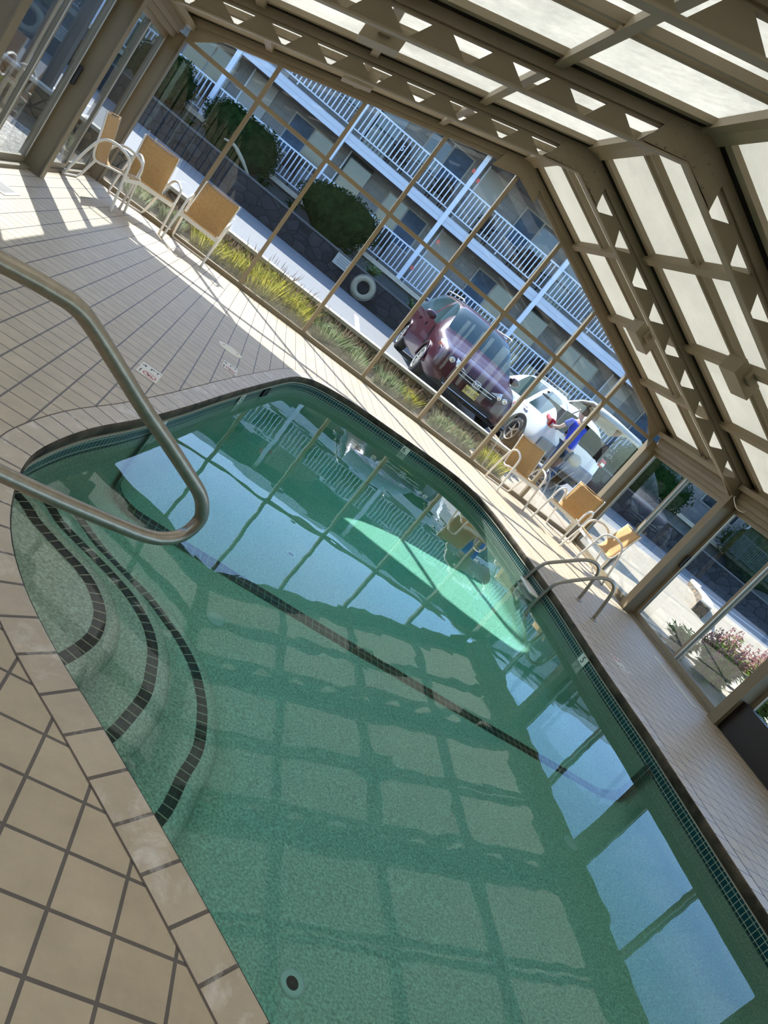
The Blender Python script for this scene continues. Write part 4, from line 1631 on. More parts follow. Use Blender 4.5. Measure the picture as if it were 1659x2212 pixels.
# ---------------- left yard
ls = MB().box(-9.0, -1.75, 2.6, 2.8, -0.1, 3.1)
ls.box(-4.2, -4.0, YEND, 2.6, -0.1, 2.6)
o = ls.build('yard_wall', M['greywall'])
o['kind'] = 'structure'
e = bush('yard_shrub', (-2.0, -3.4, 0), .35, .35, .5, 71, 'yellow green bush in the sunny yard outside the left door', 'shrub', m='lavy', n=700, size=.04)

# ================================================================== THINGS ON THE DECK
# ---------------- stainless step handrail
U = Vector((0.80686, 0.59074, 0))
A0 = Vector((1.94, -9.11, 0))


def rp(s, z): return A0 + U * s + Vector((0, 0, z))


hr = empty('pool_handrail', rp(-.75, 0), 0, 'brushed steel handrail curving out over the pool steps', 'handrail')
o3 = -rp(-.75, 0)
main = [rp(-.78, 0.0), rp(-.72, .60), rp(-.50, .948), rp(-.28, .952), rp(-.14, .944), rp(-.07, .932), rp(.0, .898), rp(.13, .820), rp(.252, .746),
        rp(.40, .663), rp(.549, .576), rp(.62, .532), rp(.665, .490), rp(.700, .432), rp(.688, .365), rp(.650, .330), rp(.594, .314), rp(.530, .315), rp(.476, .322), rp(.35, .343), rp(.233, .363),
        rp(.11, .386), rp(-.005, .410), rp(-.20, .45), rp(-.40, .47), rp(-.52, .40), rp(-.55, .2), rp(-.56, 0)]
main = smooth_path(main, 5)
shift(MB().tube(main, .0242, 20), o3).build('rail_tube', M['steel'], hr, True)
for s_ in (-.78, -.56):
    shift(MB().lathe([(.026, .0), (.06, .0), (.06, .006), (.045, .016), (.026, .02)], rp(s_, 0)), o3).build('escutcheon', M['steel'], hr, True)

# ---------------- pool ladder
ld = empty('pool_ladder', (7.2, -4.03, 0), 0, 'steel pool ladder with white steps at the right edge of the pool', 'ladder')
lo_ = Vector((-7.2, 4.03, 0))
for nm, y, pts in (('A', -3.83, [(7.234, 0.0), (7.222, .12), (7.20, .28), (7.185, .365), (7.155, .425), (7.10, .458), (7.03, .458), (6.93, .415), (6.75, .265), (6.61, .143), (6.575, .09),
                                 (6.55, .0), (6.53, -.14), (6.51, -.4), (6.50, -.75), (6.505, -1.0), (6.55, -1.12), (6.66, -1.15)]),
                   ('B', -4.24, [(7.265, 0.0), (7.25, .12), (7.225, .28), (7.21, .36), (7.18, .425), (7.12, .462), (7.05, .460), (6.96, .42), (6.78, .262), (6.64, .128), (6.60, .06),
                                 (6.585, -.05), (6.575, -.28), (6.56, -.5), (6.55, -.8), (6.555, -1.0), (6.59, -1.12), (6.69, -1.15)])):
    shift(MB().tube(smooth_path([(x, y, z) for x, z in pts], 5), .021, 16), lo_).build('side_rail', M['steel'], ld, True)
    shift(MB().lathe([(.022, 0), (.052, 0), (.052, .006), (.038, .014), (.022, .016)], (pts[0][0], y, 0)), lo_).build('escutcheon', M['steel'], ld, True)
for k, z in enumerate((-.16, -.47, -.78)):
    mb = MB().box(6.45, 6.60, -4.235, -3.835, z - .055, z)
    o = shift(mb, lo_).build('ladder_step', M['white'], ld, bevel=.012, label='white plastic step')

# ---------------- patio armchairs
def patio_chair():
    e = empty('patio_armchair')
    hw = .285
    for s in (-1, 1):
        x = s * hw
        arm = [(x * 1.02, 0, 0), (x * 1.01, .035, .22), (x, .07, .44), (x, .085, .545), (x, .115, .60), (x, .165, .63), (x, .28, .655), (x, .40, .635), (x, .48, .56), (x * .97, .545, .38),
               (x * .93, .60, .16), (x * .9, .625, .05)]
        MB().tube(smooth_path(arm, 4), .0160, 10).build('arm_and_leg', M['chairw'], e, True)
        sx = s * .255
        rail = [(sx, .03, .435), (sx, .10, .425), (sx, .26, .395), (sx, .38, .365), (sx, .44, .375), (sx, .475, .43), (sx, .50, .55), (sx, .53, .70), (sx, .575, .885)]
        MB().tube(smooth_path(rail, 4), .0125, 10).build('seat_rail', M['chairw'], e, True)
    r = .06
    base = fillet([(-hw * .9, .625, .06), (-hw * .88, .645, .014), (-hw * .88 + .02, .65, .014), (hw * .88 - .02, .65, .014), (hw * .88, .645, .014), (hw * .9, .625, .06)], .03, 3)
    MB().tube(base, .0135, 10).build('rear_stretcher', M['chairw'], e, True)
    # sling: one continuous strip
    prof = smooth_path([(0, .035, .445), (0, .12, .43), (0, .26, .40), (0, .375, .372), (0, .435, .385), (0, .468, .44), (0, .492, .55), (0, .522, .70), (0, .565, .875)], 4)
    mb = MB()
    v = []
    for p in prof:
        for k in range(7):
            t = k / 6 * 2 - 1
            v.append((t * .25, p.y, p.z - .012 * (1 - t * t)))
    n_ = len(prof)
    f = [(i * 7 + k, i * 7 + k + 1, (i + 1) * 7 + k + 1, (i + 1) * 7 + k) for i in range(n_ - 1) for k in range(6)]
    mb.add(v, f)
    o = mb.build('sling_fabric', M['sling'], e, True)
    so_m = o.modifiers.new('thick', 'SOLIDIFY')
    so_m.thickness = .004
    MB().box(-hw, hw, .055, .068, .365, .42).build('front_apron', M['chairw'], e, bevel=.004)
    MB().tube([(-.255, .435, .355), (.255, .435, .355)], .011, 8).build('rear_crossbar', M['chairw'], e, True)
    MB().tube([(-.255, .572, .882), (.255, .572, .882)], .006, 8).build('top_bar', M['sling'], e, True)
    return e


CH = [(0.60, -1.26, 86, 'white patio chair side-on by the left sliding door, leftmost of the left three'),
      (0.79, -0.755, 32, 'white tan-sling patio chair in the left corner between two other chairs'),
      (1.39, -0.715, 0, 'tan-sling patio chair facing the pool, rightmost of the left three'),
      (7.22, -0.80, 5.7, 'tan-sling patio chair nearest the white car, leftmost of the right three'),
      (7.93, -0.93, -46, 'tan-sling patio chair turned in the right corner between two others'),
      (8.03, -1.66, -94, 'pale sunlit patio chair facing away from the right sliding door beside the ladder')]
ch = None
for x, y, a, lb in CH:
    if ch is None:
        ch = patio_chair()
        o = ch
    else:
        o = copy_tree(ch)
    o.location = (x, y, 0)
    o.rotation_euler = (0, 0, math.radians(a))
    tag(o, lb, 'chair', 'tan sling patio armchairs by the glass')

# ---------------- deck markers, lid, grilles
def marker(x0, x1, y0, y1, num, flip, label):
    cx, cy = (x0 + x1) / 2, (y0 + y1) / 2
    e = empty('depth_marker', (cx, cy, 0), PI if flip else 0, label, 'depth marker', 'deck depth markers')
    w_, h_ = (x1 - x0) / 2, (y1 - y0) / 2
    MB().box(-w_ + .003, w_ - .003, .002, h_, 0.0005, .003).build('number_tile', M['marker'], e)
    MB().box(-w_ + .003, w_ - .003, -h_, -.002, 0.0005, .003).build('symbol_tile', M['marker'], e)
    text_mesh('number_text', num + ' FT', .075, M['ink'], e, (0, h_ / 2, .0032), (0, 0, 0), .0006)
    mb = MB()
    seg = 40
    v, f = [], []
    for k in range(seg):
        a = 2 * PI * k / seg
        v += [(.050 * math.cos(a) + .012, .050 * math.sin(a) - h_ / 2, .0042), (.041 * math.cos(a) + .012, .041 * math.sin(a) - h_ / 2, .0042)]
        j = (k + 1) % seg
        f.append((2 * k, 2 * j, 2 * j + 1, 2 * k + 1))
    mb.add(v, f)
    mb.add([(.012 - .036, -h_ / 2 + .028, .0045), (.012 - .028, -h_ / 2 + .036, .0045), (.012 + .036, -h_ / 2 - .028, .0045), (.012 + .028, -h_ / 2 - .036, .0045)], [(0, 1, 2, 3)])
    mb.build('no_diving_symbol', M['red'], e)
    mb = MB()
    mb.box(-.012, .034, -h_ / 2 + .004, -h_ / 2 + .012, .0032, .0038)
    mb.box(-.004, .012, -h_ / 2 - .02, -h_ / 2 + .004, .0032, .0038)
    mb.build('diver_figure', M['ink'], e)
    text_mesh('small_text', 'NO DIVING', .016, M['ink'], e, (-.056, -h_ / 2, .0032), (0, 0, PI / 2), .0005)
    return e


marker(1.955, 2.110, -6.22, -5.945, '4', False, 'cream depth marker reading 4 FT with red no diving symbol')
marker(2.440, 2.590, -4.70, -4.425, '5', False, 'cream depth marker reading 5 FT beside the round lid')
marker(7.067, 7.220, -5.335, -5.06, '5', True, 'cream depth marker reading 5 FT on the right deck')

sk = empty('skimmer_lid', (2.457, -3.91, 0), 0, 'round cream skimmer lid set in the left deck', 'lid')
MB().lathe([(0, .004), (.118, .004), (.122, .0015), (.128, .0015), (.128, 0)], (0, 0, 0), (0, 0, 1), 40).build('cover', M['lid'], sk)
for dx in (-.075, .075):
    MB().box(dx - .006, dx + .006, -.012, .012, .0041, .0052).build('finger_slot', M['ink'], sk)

vg = empty('floor_grille', (0.16, -4.02, 0), 0, 'white slotted floor grille at the left edge of the photo', 'vent')
mb = MB()
mb.box(-.17, .14, -.20, -.17, 0, .006)
mb.box(-.17, .14, .155, .185, 0, .006)
mb.box(.11, .14, -.17, .155, 0, .006)
mb.box(-.17, -.14, -.17, .155, 0, .006)
mb.build('frame', M['white'], vg)
mb = MB()
for k in range(7):
    y = -.15 + k * .047
    mb.box(-.14, .11, y, y + .022, 0.001, .005)
mb.build('slats', M['white'], vg)
MB().box(-.14, .11, -.17, .155, 0.0003, .001).build('recess', M['ink'], vg)
fr = empty('floor_register', (8.535, -4.38, 0), 0, 'long narrow cream floor register beside the right door', 'vent')
MB().box(-.052, .052, -.49, .47, 0, .006).build('frame', M['lid'], fr, bevel=.002)
for dx in (-.018, .018):
    MB().box(dx - .003, dx + .003, -.46, .44, .006, .007).build('slot', M['stem'], fr)

# loose wire loop at the second right truss
wr = MB().tube(smooth_path([(8.80, -2.53, 2.10), (8.74, -2.62, 2.06), (8.78, -2.75, 1.98), (8.86, -2.80, 2.00), (8.93, -2.72, 2.06)], 6), .006, 6).build('cable', M['white'], None, True)
tag(wr, 'short white cable hanging from the second truss at the right eave', 'cable')


# ================================================================== VEHICLES
def catmull(a, n):
    out = []
    N = len(a)
    for i in range(N - 1):
        p0, p1, p2, p3 = a[max(i - 1, 0)], a[i], a[i + 1], a[min(i + 2, N - 1)]
        for k in range(n):
            t = k / n
            out.append([0.5 * ((2 * q1) + (q2 - q0) * t + (2 * q0 - 5 * q1 + 4 * q2 - q3) * t * t + (3 * q1 - q0 - 3 * q2 + q3) * t ** 3) for q0, q1, q2, q3 in zip(p0, p1, p2, p3)])
    out.append(list(a[-1]))
    return out


def car_shell(root, stations, paint, glasses, wheels, wr, rear_cut=None, skip=None):
    """stations: (s, w, zbot, zmid, zbelt, wr, zroof); s along the car from the front, local +y = rearwards"""
    st = catmull(stations, 4)
    ns = len(st)
    rows = []
    for s, w_, zb, zm, zt, wr_, zr in st:
        half = [(w_ * .90, zb), (w_ * .985, zb + .10), (w_, zm), (w_ * .985, (zm + zt) / 2), (w_ * .955, zt), (wr_ + (w_ * .955 - wr_) * .45, zt + (zr - zt) * .55), (wr_ * 1.0, zt + (zr - zt) * .86),
                (wr_ * .86, zr - .02), (wr_ * .5, zr + .005), (0, zr + .012)]
        full = [(-x, s, z) for x, z in half] + [(x, s, z) for x, z in half[-2::-1]]
        rows.append(full)
    nj = len(rows[0])
    body = MB()
    body.add([p for r in rows for p in r], [])
    gm = {k: [] for k in glasses}
    bf = []
    for i in range(ns - 1):
        sm = (st[i][0] + st[i + 1][0]) / 2
        for j in range(nj - 1):
            jj = j if j < nj // 2 else nj - 2 - j
            q = (i * nj + j, i * nj + j + 1, (i + 1) * nj + j + 1, (i + 1) * nj + j)
            hit = None
            for k, fn in glasses.items():
                if fn(sm, jj, j): hit = k
            if skip and skip(sm, jj): continue
            # wheel arches: leave a hole
            if hit is None:
                mz = sum(rows[a // nj][a % nj][2] for a in q) / 4
                if jj <= 1 and any(abs(sm - wy) < wr * 1.05 for wy in wheels): continue
                bf.append(q)
            else: gm[hit].append(q)
    bf.append(tuple(range(nj)))
    if not rear_cut: bf.append(tuple((ns - 1) * nj + k for k in range(nj)))
    body.f = bf
    b = body.build('body', paint, root, True)
    for k, qs in gm.items():
        if not qs: continue
        mb = MB()
        allp = [p for r in rows for p in r]
        used = sorted({a for q in qs for a in q})
        mp_ = {a: i for i, a in enumerate(used)}
        mb.add([allp[a] for a in used], [tuple(mp_[a] for a in q) for q in qs])
        mb.build(k, M['carglass'], root, True)
    # dark underbody tub closes the wheel openings
    w0 = max(s[1] for s in stations)
    ymn, ymx = stations[0][0] + .12, stations[-1][0] - .12
    MB().box(-w0 * .80, w0 * .80, ymn, ymx, .22, .62).build('underbody', M['plastic'], root)
    return rows, st, nj


def wheel(root, x, y, r, side, spokes=10):
    wd = .21
    e = MB().lathe([(r * .66, -wd / 2), (r * .90, -wd / 2), (r * .985, -wd / 2 + .02), (r, -wd / 4), (r, wd / 4), (r * .985, wd / 2 - .02), (r * .90, wd / 2), (r * .66, wd / 2)], (0, 0, 0), (1, 0, 0), 36)
    t = e.build('wheel', M['tyre'], root, True)
    t.location = (x, y, r)
    f = MB().lathe([(r * .68, 0), (r * .66, .02 * side), (r * .60, .01 * side), (r * .62, -.05 * side), (r * .60, -.06 * side)], (side * wd / 2 * .92, 0, 0), (1, 0, 0), 36)
    MBd = MB().lathe([(0.001, 0), (r * .62, 0)], (side * (wd / 2 - .06), 0, 0), (1, 0, 0), 24).build('brake_shadow', M['plastic'], t)
    rim = f
    for k in range(spokes):
        a = 2 * PI * k / spokes
        c = Vector((side * wd / 2 * .85, math.cos(a) * r * .34, math.sin(a) * r * .34))
        rim.obox(c, (0, math.cos(a), math.sin(a)), (0, -math.sin(a), math.cos(a)), (1, 0, 0), r * .30, r * .042, .012)
    rim.cyl((side * wd / 2 * .78, 0, 0), (side * wd / 2 * .92, 0, 0), r * .13, 16)
    rim.build('rim', M['alu'], t)
    return t


# maroon minivan, nose towards the building of glass
mv = empty('minivan', (6.62, 2.22, ROAD), math.radians(-2.0), 'maroon minivan facing the pool room, parked nose to the low stone wall', 'car')
S1 = [(0.0, .70, .32, .48, .62, .62, .70), (0.06, .84, .27, .50, .70, .74, .80), (0.20, .92, .25, .55, .78, .80, .90), (0.55, .97, .24, .60, .86, .82, .985), (1.05, .985, .24, .64, .96, .82, 1.07),
      (1.22, .99, .24, .65, 1.0, .82, 1.12), (1.60, .995, .24, .66, 1.04, .76, 1.40), (2.05, 1.0, .24, .66, 1.06, .70, 1.66), (2.6, 1.0, .24, .66, 1.07, .69, 1.735), (3.6, 1.0, .24, .66, 1.09, .69, 1.74),
      (4.5, .985, .25, .66, 1.10, .68, 1.70), (4.95, .95, .28, .66, 1.08, .66, 1.56), (5.12, .90, .34, .66, 1.0, .70, 1.25), (5.15, .84, .40, .6, .9, .66, 1.0)]
gl1 = {'windscreen': lambda s, jj, j: jj >= 6 and 1.28 < s < 2.0, 'side_windows': lambda s, jj, j: jj in (4, 5) and ((1.75 < s < 2.62) or (2.72 < s < 3.62) or (3.72 < s < 4.75))}
car_shell(mv, S1, M['maroon'], gl1, [0.98, 4.0], .35)
for sx in (-1, 1):
    for wy in (.98, 4.0): wheel(mv, sx * .865, wy, .345, sx, 10)
    ar = MB().tube([(sx * .985, .98 + .385 * math.cos(a), .345 + .385 * math.sin(a)) for a in [PI * k / 14 for k in range(15)]], .022, 6)
    ar.tube([(sx * .995, 4.0 + .385 * math.cos(a), .345 + .385 * math.sin(a)) for a in [PI * k / 14 for k in range(15)]], .022, 6)
    ar.build('wheel_arch_lip', M['maroon'], mv, True)
    m_ = blob(.13, .09, .085, 5, 0.0, 3)
    shift(m_, (sx * 1.14, 1.80, 1.12)).build('door_mirror', M['maroon'], mv, True)
    # headlamp: wraps from the nose up the fender
    hl = MB()
    pts = []
    for (x, y, z) in ((.30, .045, .70), (.60, .085, .685), (.80, .16, .70), (.905, .38, .80), (.91, .60, .885), (.84, .56, .93), (.66, .26, .845), (.46, .09, .785)):
        pts.append((sx * x * 1.02, y - .035, z + .012))
    hl.add(pts, [tuple(range(8))])
    h = hl.build('headlamp', M['lens'], mv)
    so_m = h.modifiers.new('t', 'SOLIDIFY')
    so_m.thickness = .05
    so_m.offset = 0
    for (x, y, z, r_) in ((.50, .045, .735, .045), (.645, .10, .75, .055)):
        MB().lathe([(r_, 0), (r_ * .8, .02), (r_ * .5, .01), (0.001, .012)], (sx * x, y - .075, z), (0, -1, 0), 20).build('projector', M['chrome'], h, True)
    MB().obox((sx * .90, .34, .825), (sx * .6, .8, .3), (1, 0, 0), (0, 0, 1), .07, .03, .03).build('indicator', M['amber'], h)
    MB().tube([(sx * .56, .00, .40), (sx * .84, .10, .405)], .012, 6).build('bumper_trim', M['chrome'], mv)
    MB().lathe([(.045, 0), (.04, .02), (0.001, .02)], (sx * .70, .07, .43), (0, -1, 0), 16).build('fog_lamp', M['lens'], mv, True)
    MB().tube([(sx * .66, 2.2, 1.73), (sx * .68, 2.4, 1.765), (sx * .68, 4.1, 1.765), (sx * .66, 4.4, 1.73)], .016, 8).build('roof_rail', M['alu'], mv, True)
    for wy0, wy1 in ((2.05, 2.25), (3.0, 3.2)):
        MB().box(sx * .99 - .02, sx * .99 + .02, wy0 + .35, wy1 + .35, .92, .95).build('door_handle', M['maroon'], mv)
MB().obox((0, .015, .655), (1, 0, 0), (0, 1, 0), (0, 0, 1), .50, .02, .075).build('grille', M['plastic'], mv)
for z, x in ((.70, .50), (.635, .46)):
    MB().tube(smooth_path([(-x - .06, .05, z + .02), (-x + .1, -.005, z), (0, -.022, z - .008), (x - .1, -.005, z), (x + .06, .05, z + .02)], 5), .012, 8).build('grille_bar', M['chrome'], mv, True)
em = MB()
ring_ = [(.075 * math.copysign(abs(math.cos(a)) ** .6, math.cos(a)), -.036, .672 + .062 * math.copysign(abs(math.sin(a)) ** .6, math.sin(a))) for a in [2 * PI * k / 28 for k in range(28)]]
em.tube(ring_, .007, 6, closed=True)
em.bar((-.043, -.036, .712), (-.028, -.036, .632), .012, .014)
em.bar((.043, -.036, .712), (.028, -.036, .632), .012, .014)
em.bar((-.033, -.036, .668), (.033, -.036, .668), .012, .012)
em.build('badge', M['chrome'], mv, True)
lp = MB().box(-.155, .155, -.045, -.035, .42, .575).build('licence_plate', M['plate'], mv, label='yellow licence plate')
text_mesh('plate_number', 'N45 LPZ', .105, M['ink'], lp, (0, -.046, .495), (PI / 2, 0, 0), .001, sx=.80)
MB().obox((0, .00, .36), (1, 0, 0), (0, 1, 0), (0, 0, 1), .60, .03, .05).build('lower_intake', M['plastic'], mv)
MB().tube([(-.55, -.03, .315), (.55, -.03, .315)], .009, 6).build('chrome_strip', M['chrome'], mv)
for sx in (-.35, .30):
    MB().bar((sx - .3, 1.30, 1.135), (sx + .25, 1.36, 1.165), .02, .015).build('wiper', M['plastic'], mv)

# white wagon seen from behind with its hatch up
wg = empty('white_wagon', (9.42, 3.05, ROAD), math.radians(8), 'white wagon with raised tailgate parked right of the minivan', 'car')
# local: rear at y=0, front towards +y -> use mirrored stations: s measured from the rear
S2 = [(0.0, .78, .42, .62, .86, .60, .98), (0.05, .86, .36, .62, .92, .62, 1.10), (0.22, .89, .30, .62, .98, .62, 1.34), (0.55, .90, .27, .62, 1.0, .60, 1.52), (1.0, .90, .25, .62, 1.0, .60, 1.56),
      (1.7, .90, .25, .62, .98, .61, 1.58), (2.3, .90, .25, .62, .96, .62, 1.54), (2.75, .90, .25, .62, .95, .68, 1.30), (3.1, .895, .25, .62, .94, .74, 1.03), (3.8, .88, .26, .60, .86, .74, .95),
      (4.25, .82, .30, .56, .74, .68, .82), (4.42, .68, .36, .5, .62, .56, .68)]
gl2 = {'side_windows': lambda s, jj, j: jj in (4, 5) and ((.42 < s < 1.22) or (1.3 < s < 2.35)), 'windscreen': lambda s, jj, j: jj >= 6 and 2.35 < s < 3.0}
car_shell(wg, S2, M['wpaint'], gl2, [.88, 3.5], .34, rear_cut=True, skip=lambda s, jj: s < .30 and jj >= 5)
for sx in (-1, 1):
    for wy in (.88, 3.5): wheel(wg, sx * .80, wy, .335, sx, 5)
    ar = MB()
    for wy in (.88, 3.5):
        v, f = [], []
        for k in range(17):
            a = PI * k / 16
            for r_ in (.35, .42):
                v.append((sx * (.90 if r_ < .4 else .902), wy + r_ * math.cos(a), .335 + r_ * math.sin(a)))
        f = [(2 * k, 2 * k + 1, 2 * k + 3, 2 * k + 2) for k in range(16)]
        ar.add(v, f)
    o = ar.build('wheel_arch_cladding', M['plastic'], wg)
    sm_ = o.modifiers.new('t', 'SOLIDIFY')
    sm_.thickness = .03
    sm_.offset = 0
    tlm = MB()
    tlm.obox((sx * .79, .05, .99), (1, 0, .1 * sx), (0, 1, 0), (0, 0, 1), .085, .05, .085)
    tlm.obox((sx * .855, .15, 1.03), (1, 0, 0), (0, 1, .3), (0, 0, 1), .035, .11, .045)
    t = tlm.build('tail_lamp', M['tail'], wg, bevel=.03, label='red rear lamp')
    MB().obox((sx * .78, -.042, .98), (1, 0, 0), (0, 1, 0), (0, 0, 1), .05, .006, .03).build('reverse_lens', M['lens'], t)
    m_ = blob(.11, .08, .08, 6, 0, 2)
    shift(m_, (sx * 1.0, 2.55, 1.02)).build('door_mirror', M['plastic'], wg, True)
    for wy in (1.18, 2.15): MB().tube([(sx * .905, wy, .90), (sx * .915, wy - .1, .905), (sx * .905, wy - .2, .90)], .012, 6).build('door_handle', M['wpaint'], wg, True)
    MB().tube([(sx * .60, .45, 1.55), (sx * .60, .6, 1.61), (sx * .60, 2.0, 1.63), (sx * .60, 2.3, 1.56)], .016, 8).build('roof_rail', M['plastic'], wg, True)
    MB().obox((sx * .62, .0, .52), (1, 0, 0), (0, 1, 0), (0, 0, 1), .15, .06, .09).build('fog_lamp_housing', M['plastic'], wg, bevel=.03)
    MB().tube([(sx * .60, .12, 1.25), (sx * .58, -.30, 1.72)], .012, 6).build('gas_strut', M['plastic'], wg)
MB().box(-.80, .80, -.10, .10, .36, .68).build('rear_bumper', M['gplastic'], wg, bevel=.05, label='grey rear bumper')
cb = MB()
cb.box(-.66, .66, .02, 1.2, .66, .70)
cb.box(-.72, -.66, .02, 1.2, .66, 1.35)
cb.box(.66, .72, .02, 1.2, .66, 1.35)
cb.box(-.66, .66, 1.15, 1.2, .66, 1.45)
cb.build('cargo_bay', M['plastic'], wg)
# opened tailgate: hinged at the roof, sweeping up and back
tg = MB()
prof = [(.30, 1.55), (-.05, 1.72), (-.42, 1.82), (-.70, 1.80), (-.86, 1.70)]
v, f = [], []
for (y, z) in prof:
    for x in (-.66, -.45, 0, .45, .66): v.append((x, y, z + .03 * (1 - (x / .66) ** 2)))
for i in range(4):
    for k in range(4):
        if i in (1,) and k in (1, 2): continue
        f.append((i * 5 + k, i * 5 + k + 1, (i + 1) * 5 + k + 1, (i + 1) * 5 + k))
tg.add(v, f)
o = tg.build('tailgate', M['beige'], wg, True, label='raised tailgate, beige inner trim')
s_ = o.modifiers.new('t', 'SOLIDIFY')
s_.thickness = .05
MB().add([(-.44, -.06, 1.735), (.44, -.06, 1.735), (.44, -.41, 1.83), (-.44, -.41, 1.83)], [(0, 1, 2, 3)]).build('rear_window', M['carglass'], o)
for nm, b, m_, lb in (('storage_tub', (-.45, .0, .10, .55, .70, 1.0), 'cooler', 'blue plastic tub in the back of the white wagon'),
                      ('duffel_bag', (.05, .55, .15, .6, .70, 1.05), 'bagblk', 'black bag packed at the right of the open cargo bay')):
    x0, x1, y0, y1, z0, z1 = b
    mb = MB().box(-(x1 - x0) / 2, (x1 - x0) / 2, -(y1 - y0) / 2, (y1 - y0) / 2, 0, z1 - z0)
    mb.box(-(x1 - x0) / 2 - .015, (x1 - x0) / 2 + .015, -(y1 - y0) / 2 - .015, (y1 - y0) / 2 + .015, (z1 - z0) * .86, (z1 - z0) * .97)
    o = mb.build(nm, M[m_], None, bevel=.025)
    p = wg.matrix_basis @ Vector(((x0 + x1) / 2, (y0 + y1) / 2, z0 + .002))
    o.location = p
    o.rotation_euler = wg.rotation_euler
    tag(o, lb, 'container' if nm == 'storage_tub' else 'bag')
bg_ = blob(.22, .17, .2, 9, .15, 3)
shift(bg_, (0, 0, .19))
o = bg_.build('backpack', M['bagblk'], None, True)
o.location = (9.95, 1.95, .09)
tag(o, 'black backpack with red patch on the ground by the right gable post', 'bag')
mb = MB().obox((-.12, -.10, .26), (1, 0, 0), (0, 1, 0), (0, 0, 1), .06, .05, .05)
mb.build('red_patch', M['bagred'], o, label='red patch')


# ---------------- person loading the wagon
def skin_chain(name, nodes, edges, m, parent, sub=2):
    me = bpy.data.meshes.new(name)
    me.from_pydata([n_[0] for n_ in nodes], edges, [])
    o = bpy.data.objects.new(name, me)
    C.objects.link(o)
    o.parent = parent
    md = o.modifiers.new('skin', 'SKIN')
    sv = me.skin_vertices[0].data
    for i, n_ in enumerate(nodes):
        r = n_[1]
        sv[i].radius = (r, r) if not isinstance(r, tuple) else r
    sv[0].use_root = True
    s = o.modifiers.new('sub', 'SUBSURF')
    s.levels = sub
    s.render_levels = sub
    me.materials.append(m)
    for p in me.polygons: p.use_smooth = True
    md.use_smooth_shade = True
    return o


pe = empty('person', (8.98, 2.42, 0.16), math.radians(8), 'person in blue shirt and dark jeans leaning into the open wagon', 'person')
# local: +y towards the car, z up
N = [((0, .02, .94), .12), ((0, .06, 1.08), .115), ((0, .14, 1.24), .125), ((0, .24, 1.38), (.11, .10)), ((0, .30, 1.45), .05), ((0, .35, 1.53), .055), ((0, .40, 1.60), .085), ((0, .42, 1.67), .07),
     ((-.10, .02, .88), .085), ((-.11, -.01, .50), .06), ((-.12, -.07, .10), .04), ((-.125, .02, .045), .035), ((-.13, .12, .035), .025),
     ((.10, .02, .88), .085), ((.12, .06, .50), .06), ((.13, -.01, .10), .04), ((.135, .09, .045), .035), ((.14, .19, .035), .025),
     ((-.17, .24, 1.37), .052), ((-.26, .30, 1.12), .038), ((-.28, .52, 1.04), .028), ((-.28, .60, 1.03), .026),
     ((.17, .24, 1.37), .052), ((.25, .34, 1.12), .038), ((.16, .56, 1.06), .028), ((.13, .63, 1.05), .026)]
E_ = [(0, 1), (1, 2), (2, 3), (3, 4), (4, 5), (5, 6), (6, 7), (0, 8), (8, 9), (9, 10), (10, 11), (11, 12), (0, 13), (13, 14), (14, 15), (15, 16), (16, 17), (3, 18), (18, 19), (19, 20), (20, 21),
      (3, 22), (22, 23), (23, 24), (24, 25)]
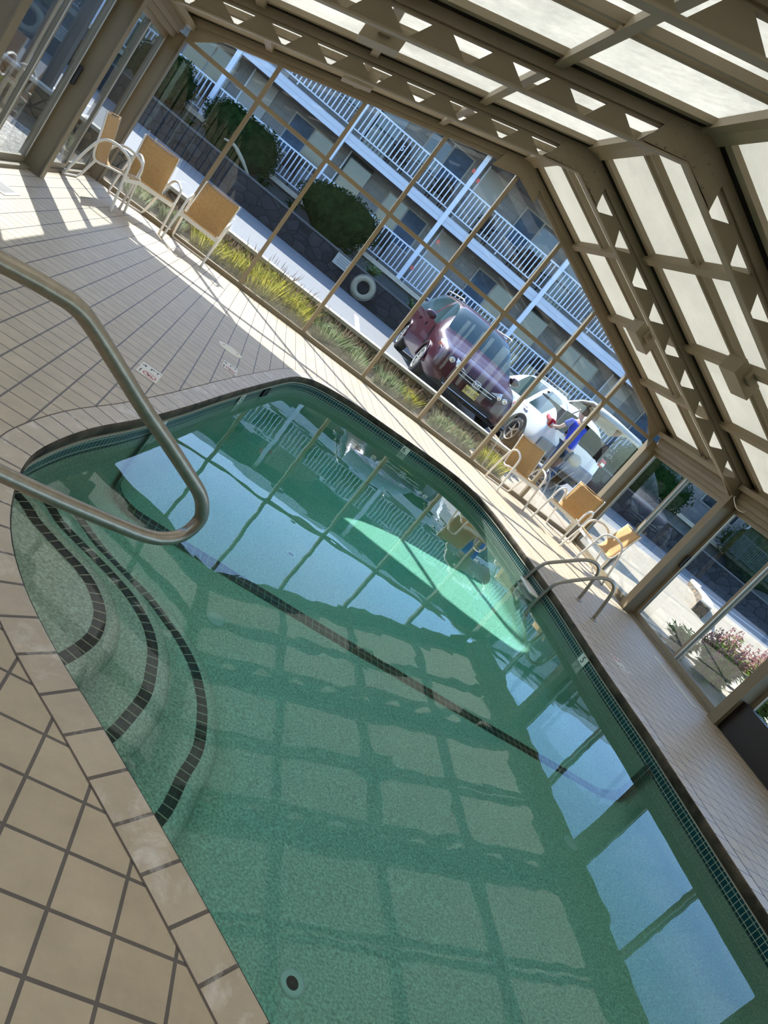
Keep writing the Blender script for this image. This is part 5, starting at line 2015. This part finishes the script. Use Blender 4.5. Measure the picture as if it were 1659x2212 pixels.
# fingers
for hand in (21, 25):
    c = N[hand][0]
    for k, dx in enumerate((-.024, -.008, .008, .024)):
        L = (.055, .066, .062, .05)[k]
        a = len(N)
        N.append(((c[0] + dx, c[1] + .045, c[2] - .005), .009))
        N.append(((c[0] + dx * 1.1, c[1] + .045 + L * .6, c[2] - .022), .0085))
        N.append(((c[0] + dx * 1.1, c[1] + .045 + L * .85, c[2] - .052), .008))
        E_ += [(hand, a), (a, a + 1), (a + 1, a + 2)]
    sgn = 1 if hand == 21 else -1
    a = len(N)
    N.append(((c[0] + sgn * .035, c[1] + .01, c[2] - .012), .010))
    N.append(((c[0] + sgn * .05, c[1] + .05, c[2] - .03), .009))
    E_ += [(hand, a), (a, a + 1)]
skin_chain('body', N, E_, M['skin'], pe)
skin_chain('blue_shirt', [((0, .01, .86), .155), ((0, .06, 1.08), .14), ((0, .14, 1.24), .15), ((0, .235, 1.37), (.13, .12)), ((0, .275, 1.42), .07), ((-.175, .24, 1.365), .072), ((-.235, .28, 1.22), .058),
                          ((.175, .24, 1.365), .072), ((.22, .30, 1.22), .058)],
           [(0, 1), (1, 2), (2, 3), (3, 4), (3, 5), (5, 6), (3, 7), (7, 8)], M['blue'], pe)
skin_chain('jeans', [((0, .02, .96), .14), ((-.10, .02, .86), .105), ((-.11, -.01, .50), .078), ((-.12, -.07, .12), .062), ((.10, .02, .86), .105), ((.12, .06, .50), .078), ((.13, -.01, .12), .062)],
           [(0, 1), (1, 2), (2, 3), (0, 4), (4, 5), (5, 6)], M['jeans'], pe)
hb = blob(.098, .11, .10, 3, .06, 3)
shift(hb, (0, .385, 1.66)).build('hair', M['hair'], pe, True)
fc = MB()
fc.lathe([(0, .02), (.012, .0)], (0, .505, 1.615), (0, 1, 0), 8)
fc.build('nose', M['skin'], pe, True)
for sx in (-1, 1):
    shift(blob(.012, .008, .009, 1, 0, 2), (sx * .032, .488, 1.645)).build('eye', M['ink'], pe, True)
    shift(blob(.012, .02, .03, 1, 0, 2), (sx * .092, .40, 1.62)).build('ear', M['skin'], pe, True)
MB().box(-.025, .025, .478, .486, 1.565, 1.572).build('mouth', M['bagred'], pe)
for sx, yy in ((-1, .03), (1, .10)):
    MB().obox((sx * .13, yy, .03), (1, 0, 0), (0, 1, 0), (0, 0, 1), .05, .14, .04).build('shoe', M['bagblk'], pe, bevel=.02)
bp2 = blob(.14, .09, .12, 12, .1, 3)
o = bp2.build('shoulder_bag', M['beige'], None, True)
o.location = (9.22, 2.30, .98)
tag(o, 'small beige bag at the hip of the person in blue', 'bag')

# green sign hanging in the yard beyond the leftmost gable pane
gs = empty('yard_sign', (-0.55, 2.1, 1.35), math.radians(35), 'small green hanging sign seen through the leftmost gable pane', 'sign')
MB().box(-.09, .09, -.008, .008, -.24, .24).build('sign_board', M['greensign'], gs, bevel=.004)
for k, (z, w_) in enumerate(((.12, .045), (.0, .06), (-.12, .05))):
    MB().box(-w_, w_, -.011, -.008, z - .025, z + .025).build('white_lettering', M['sign'], gs)
MB().cyl((0, 0, -1.35), (0, 0, .3), .012, 8).build('sign_post', M['plastic'], gs)
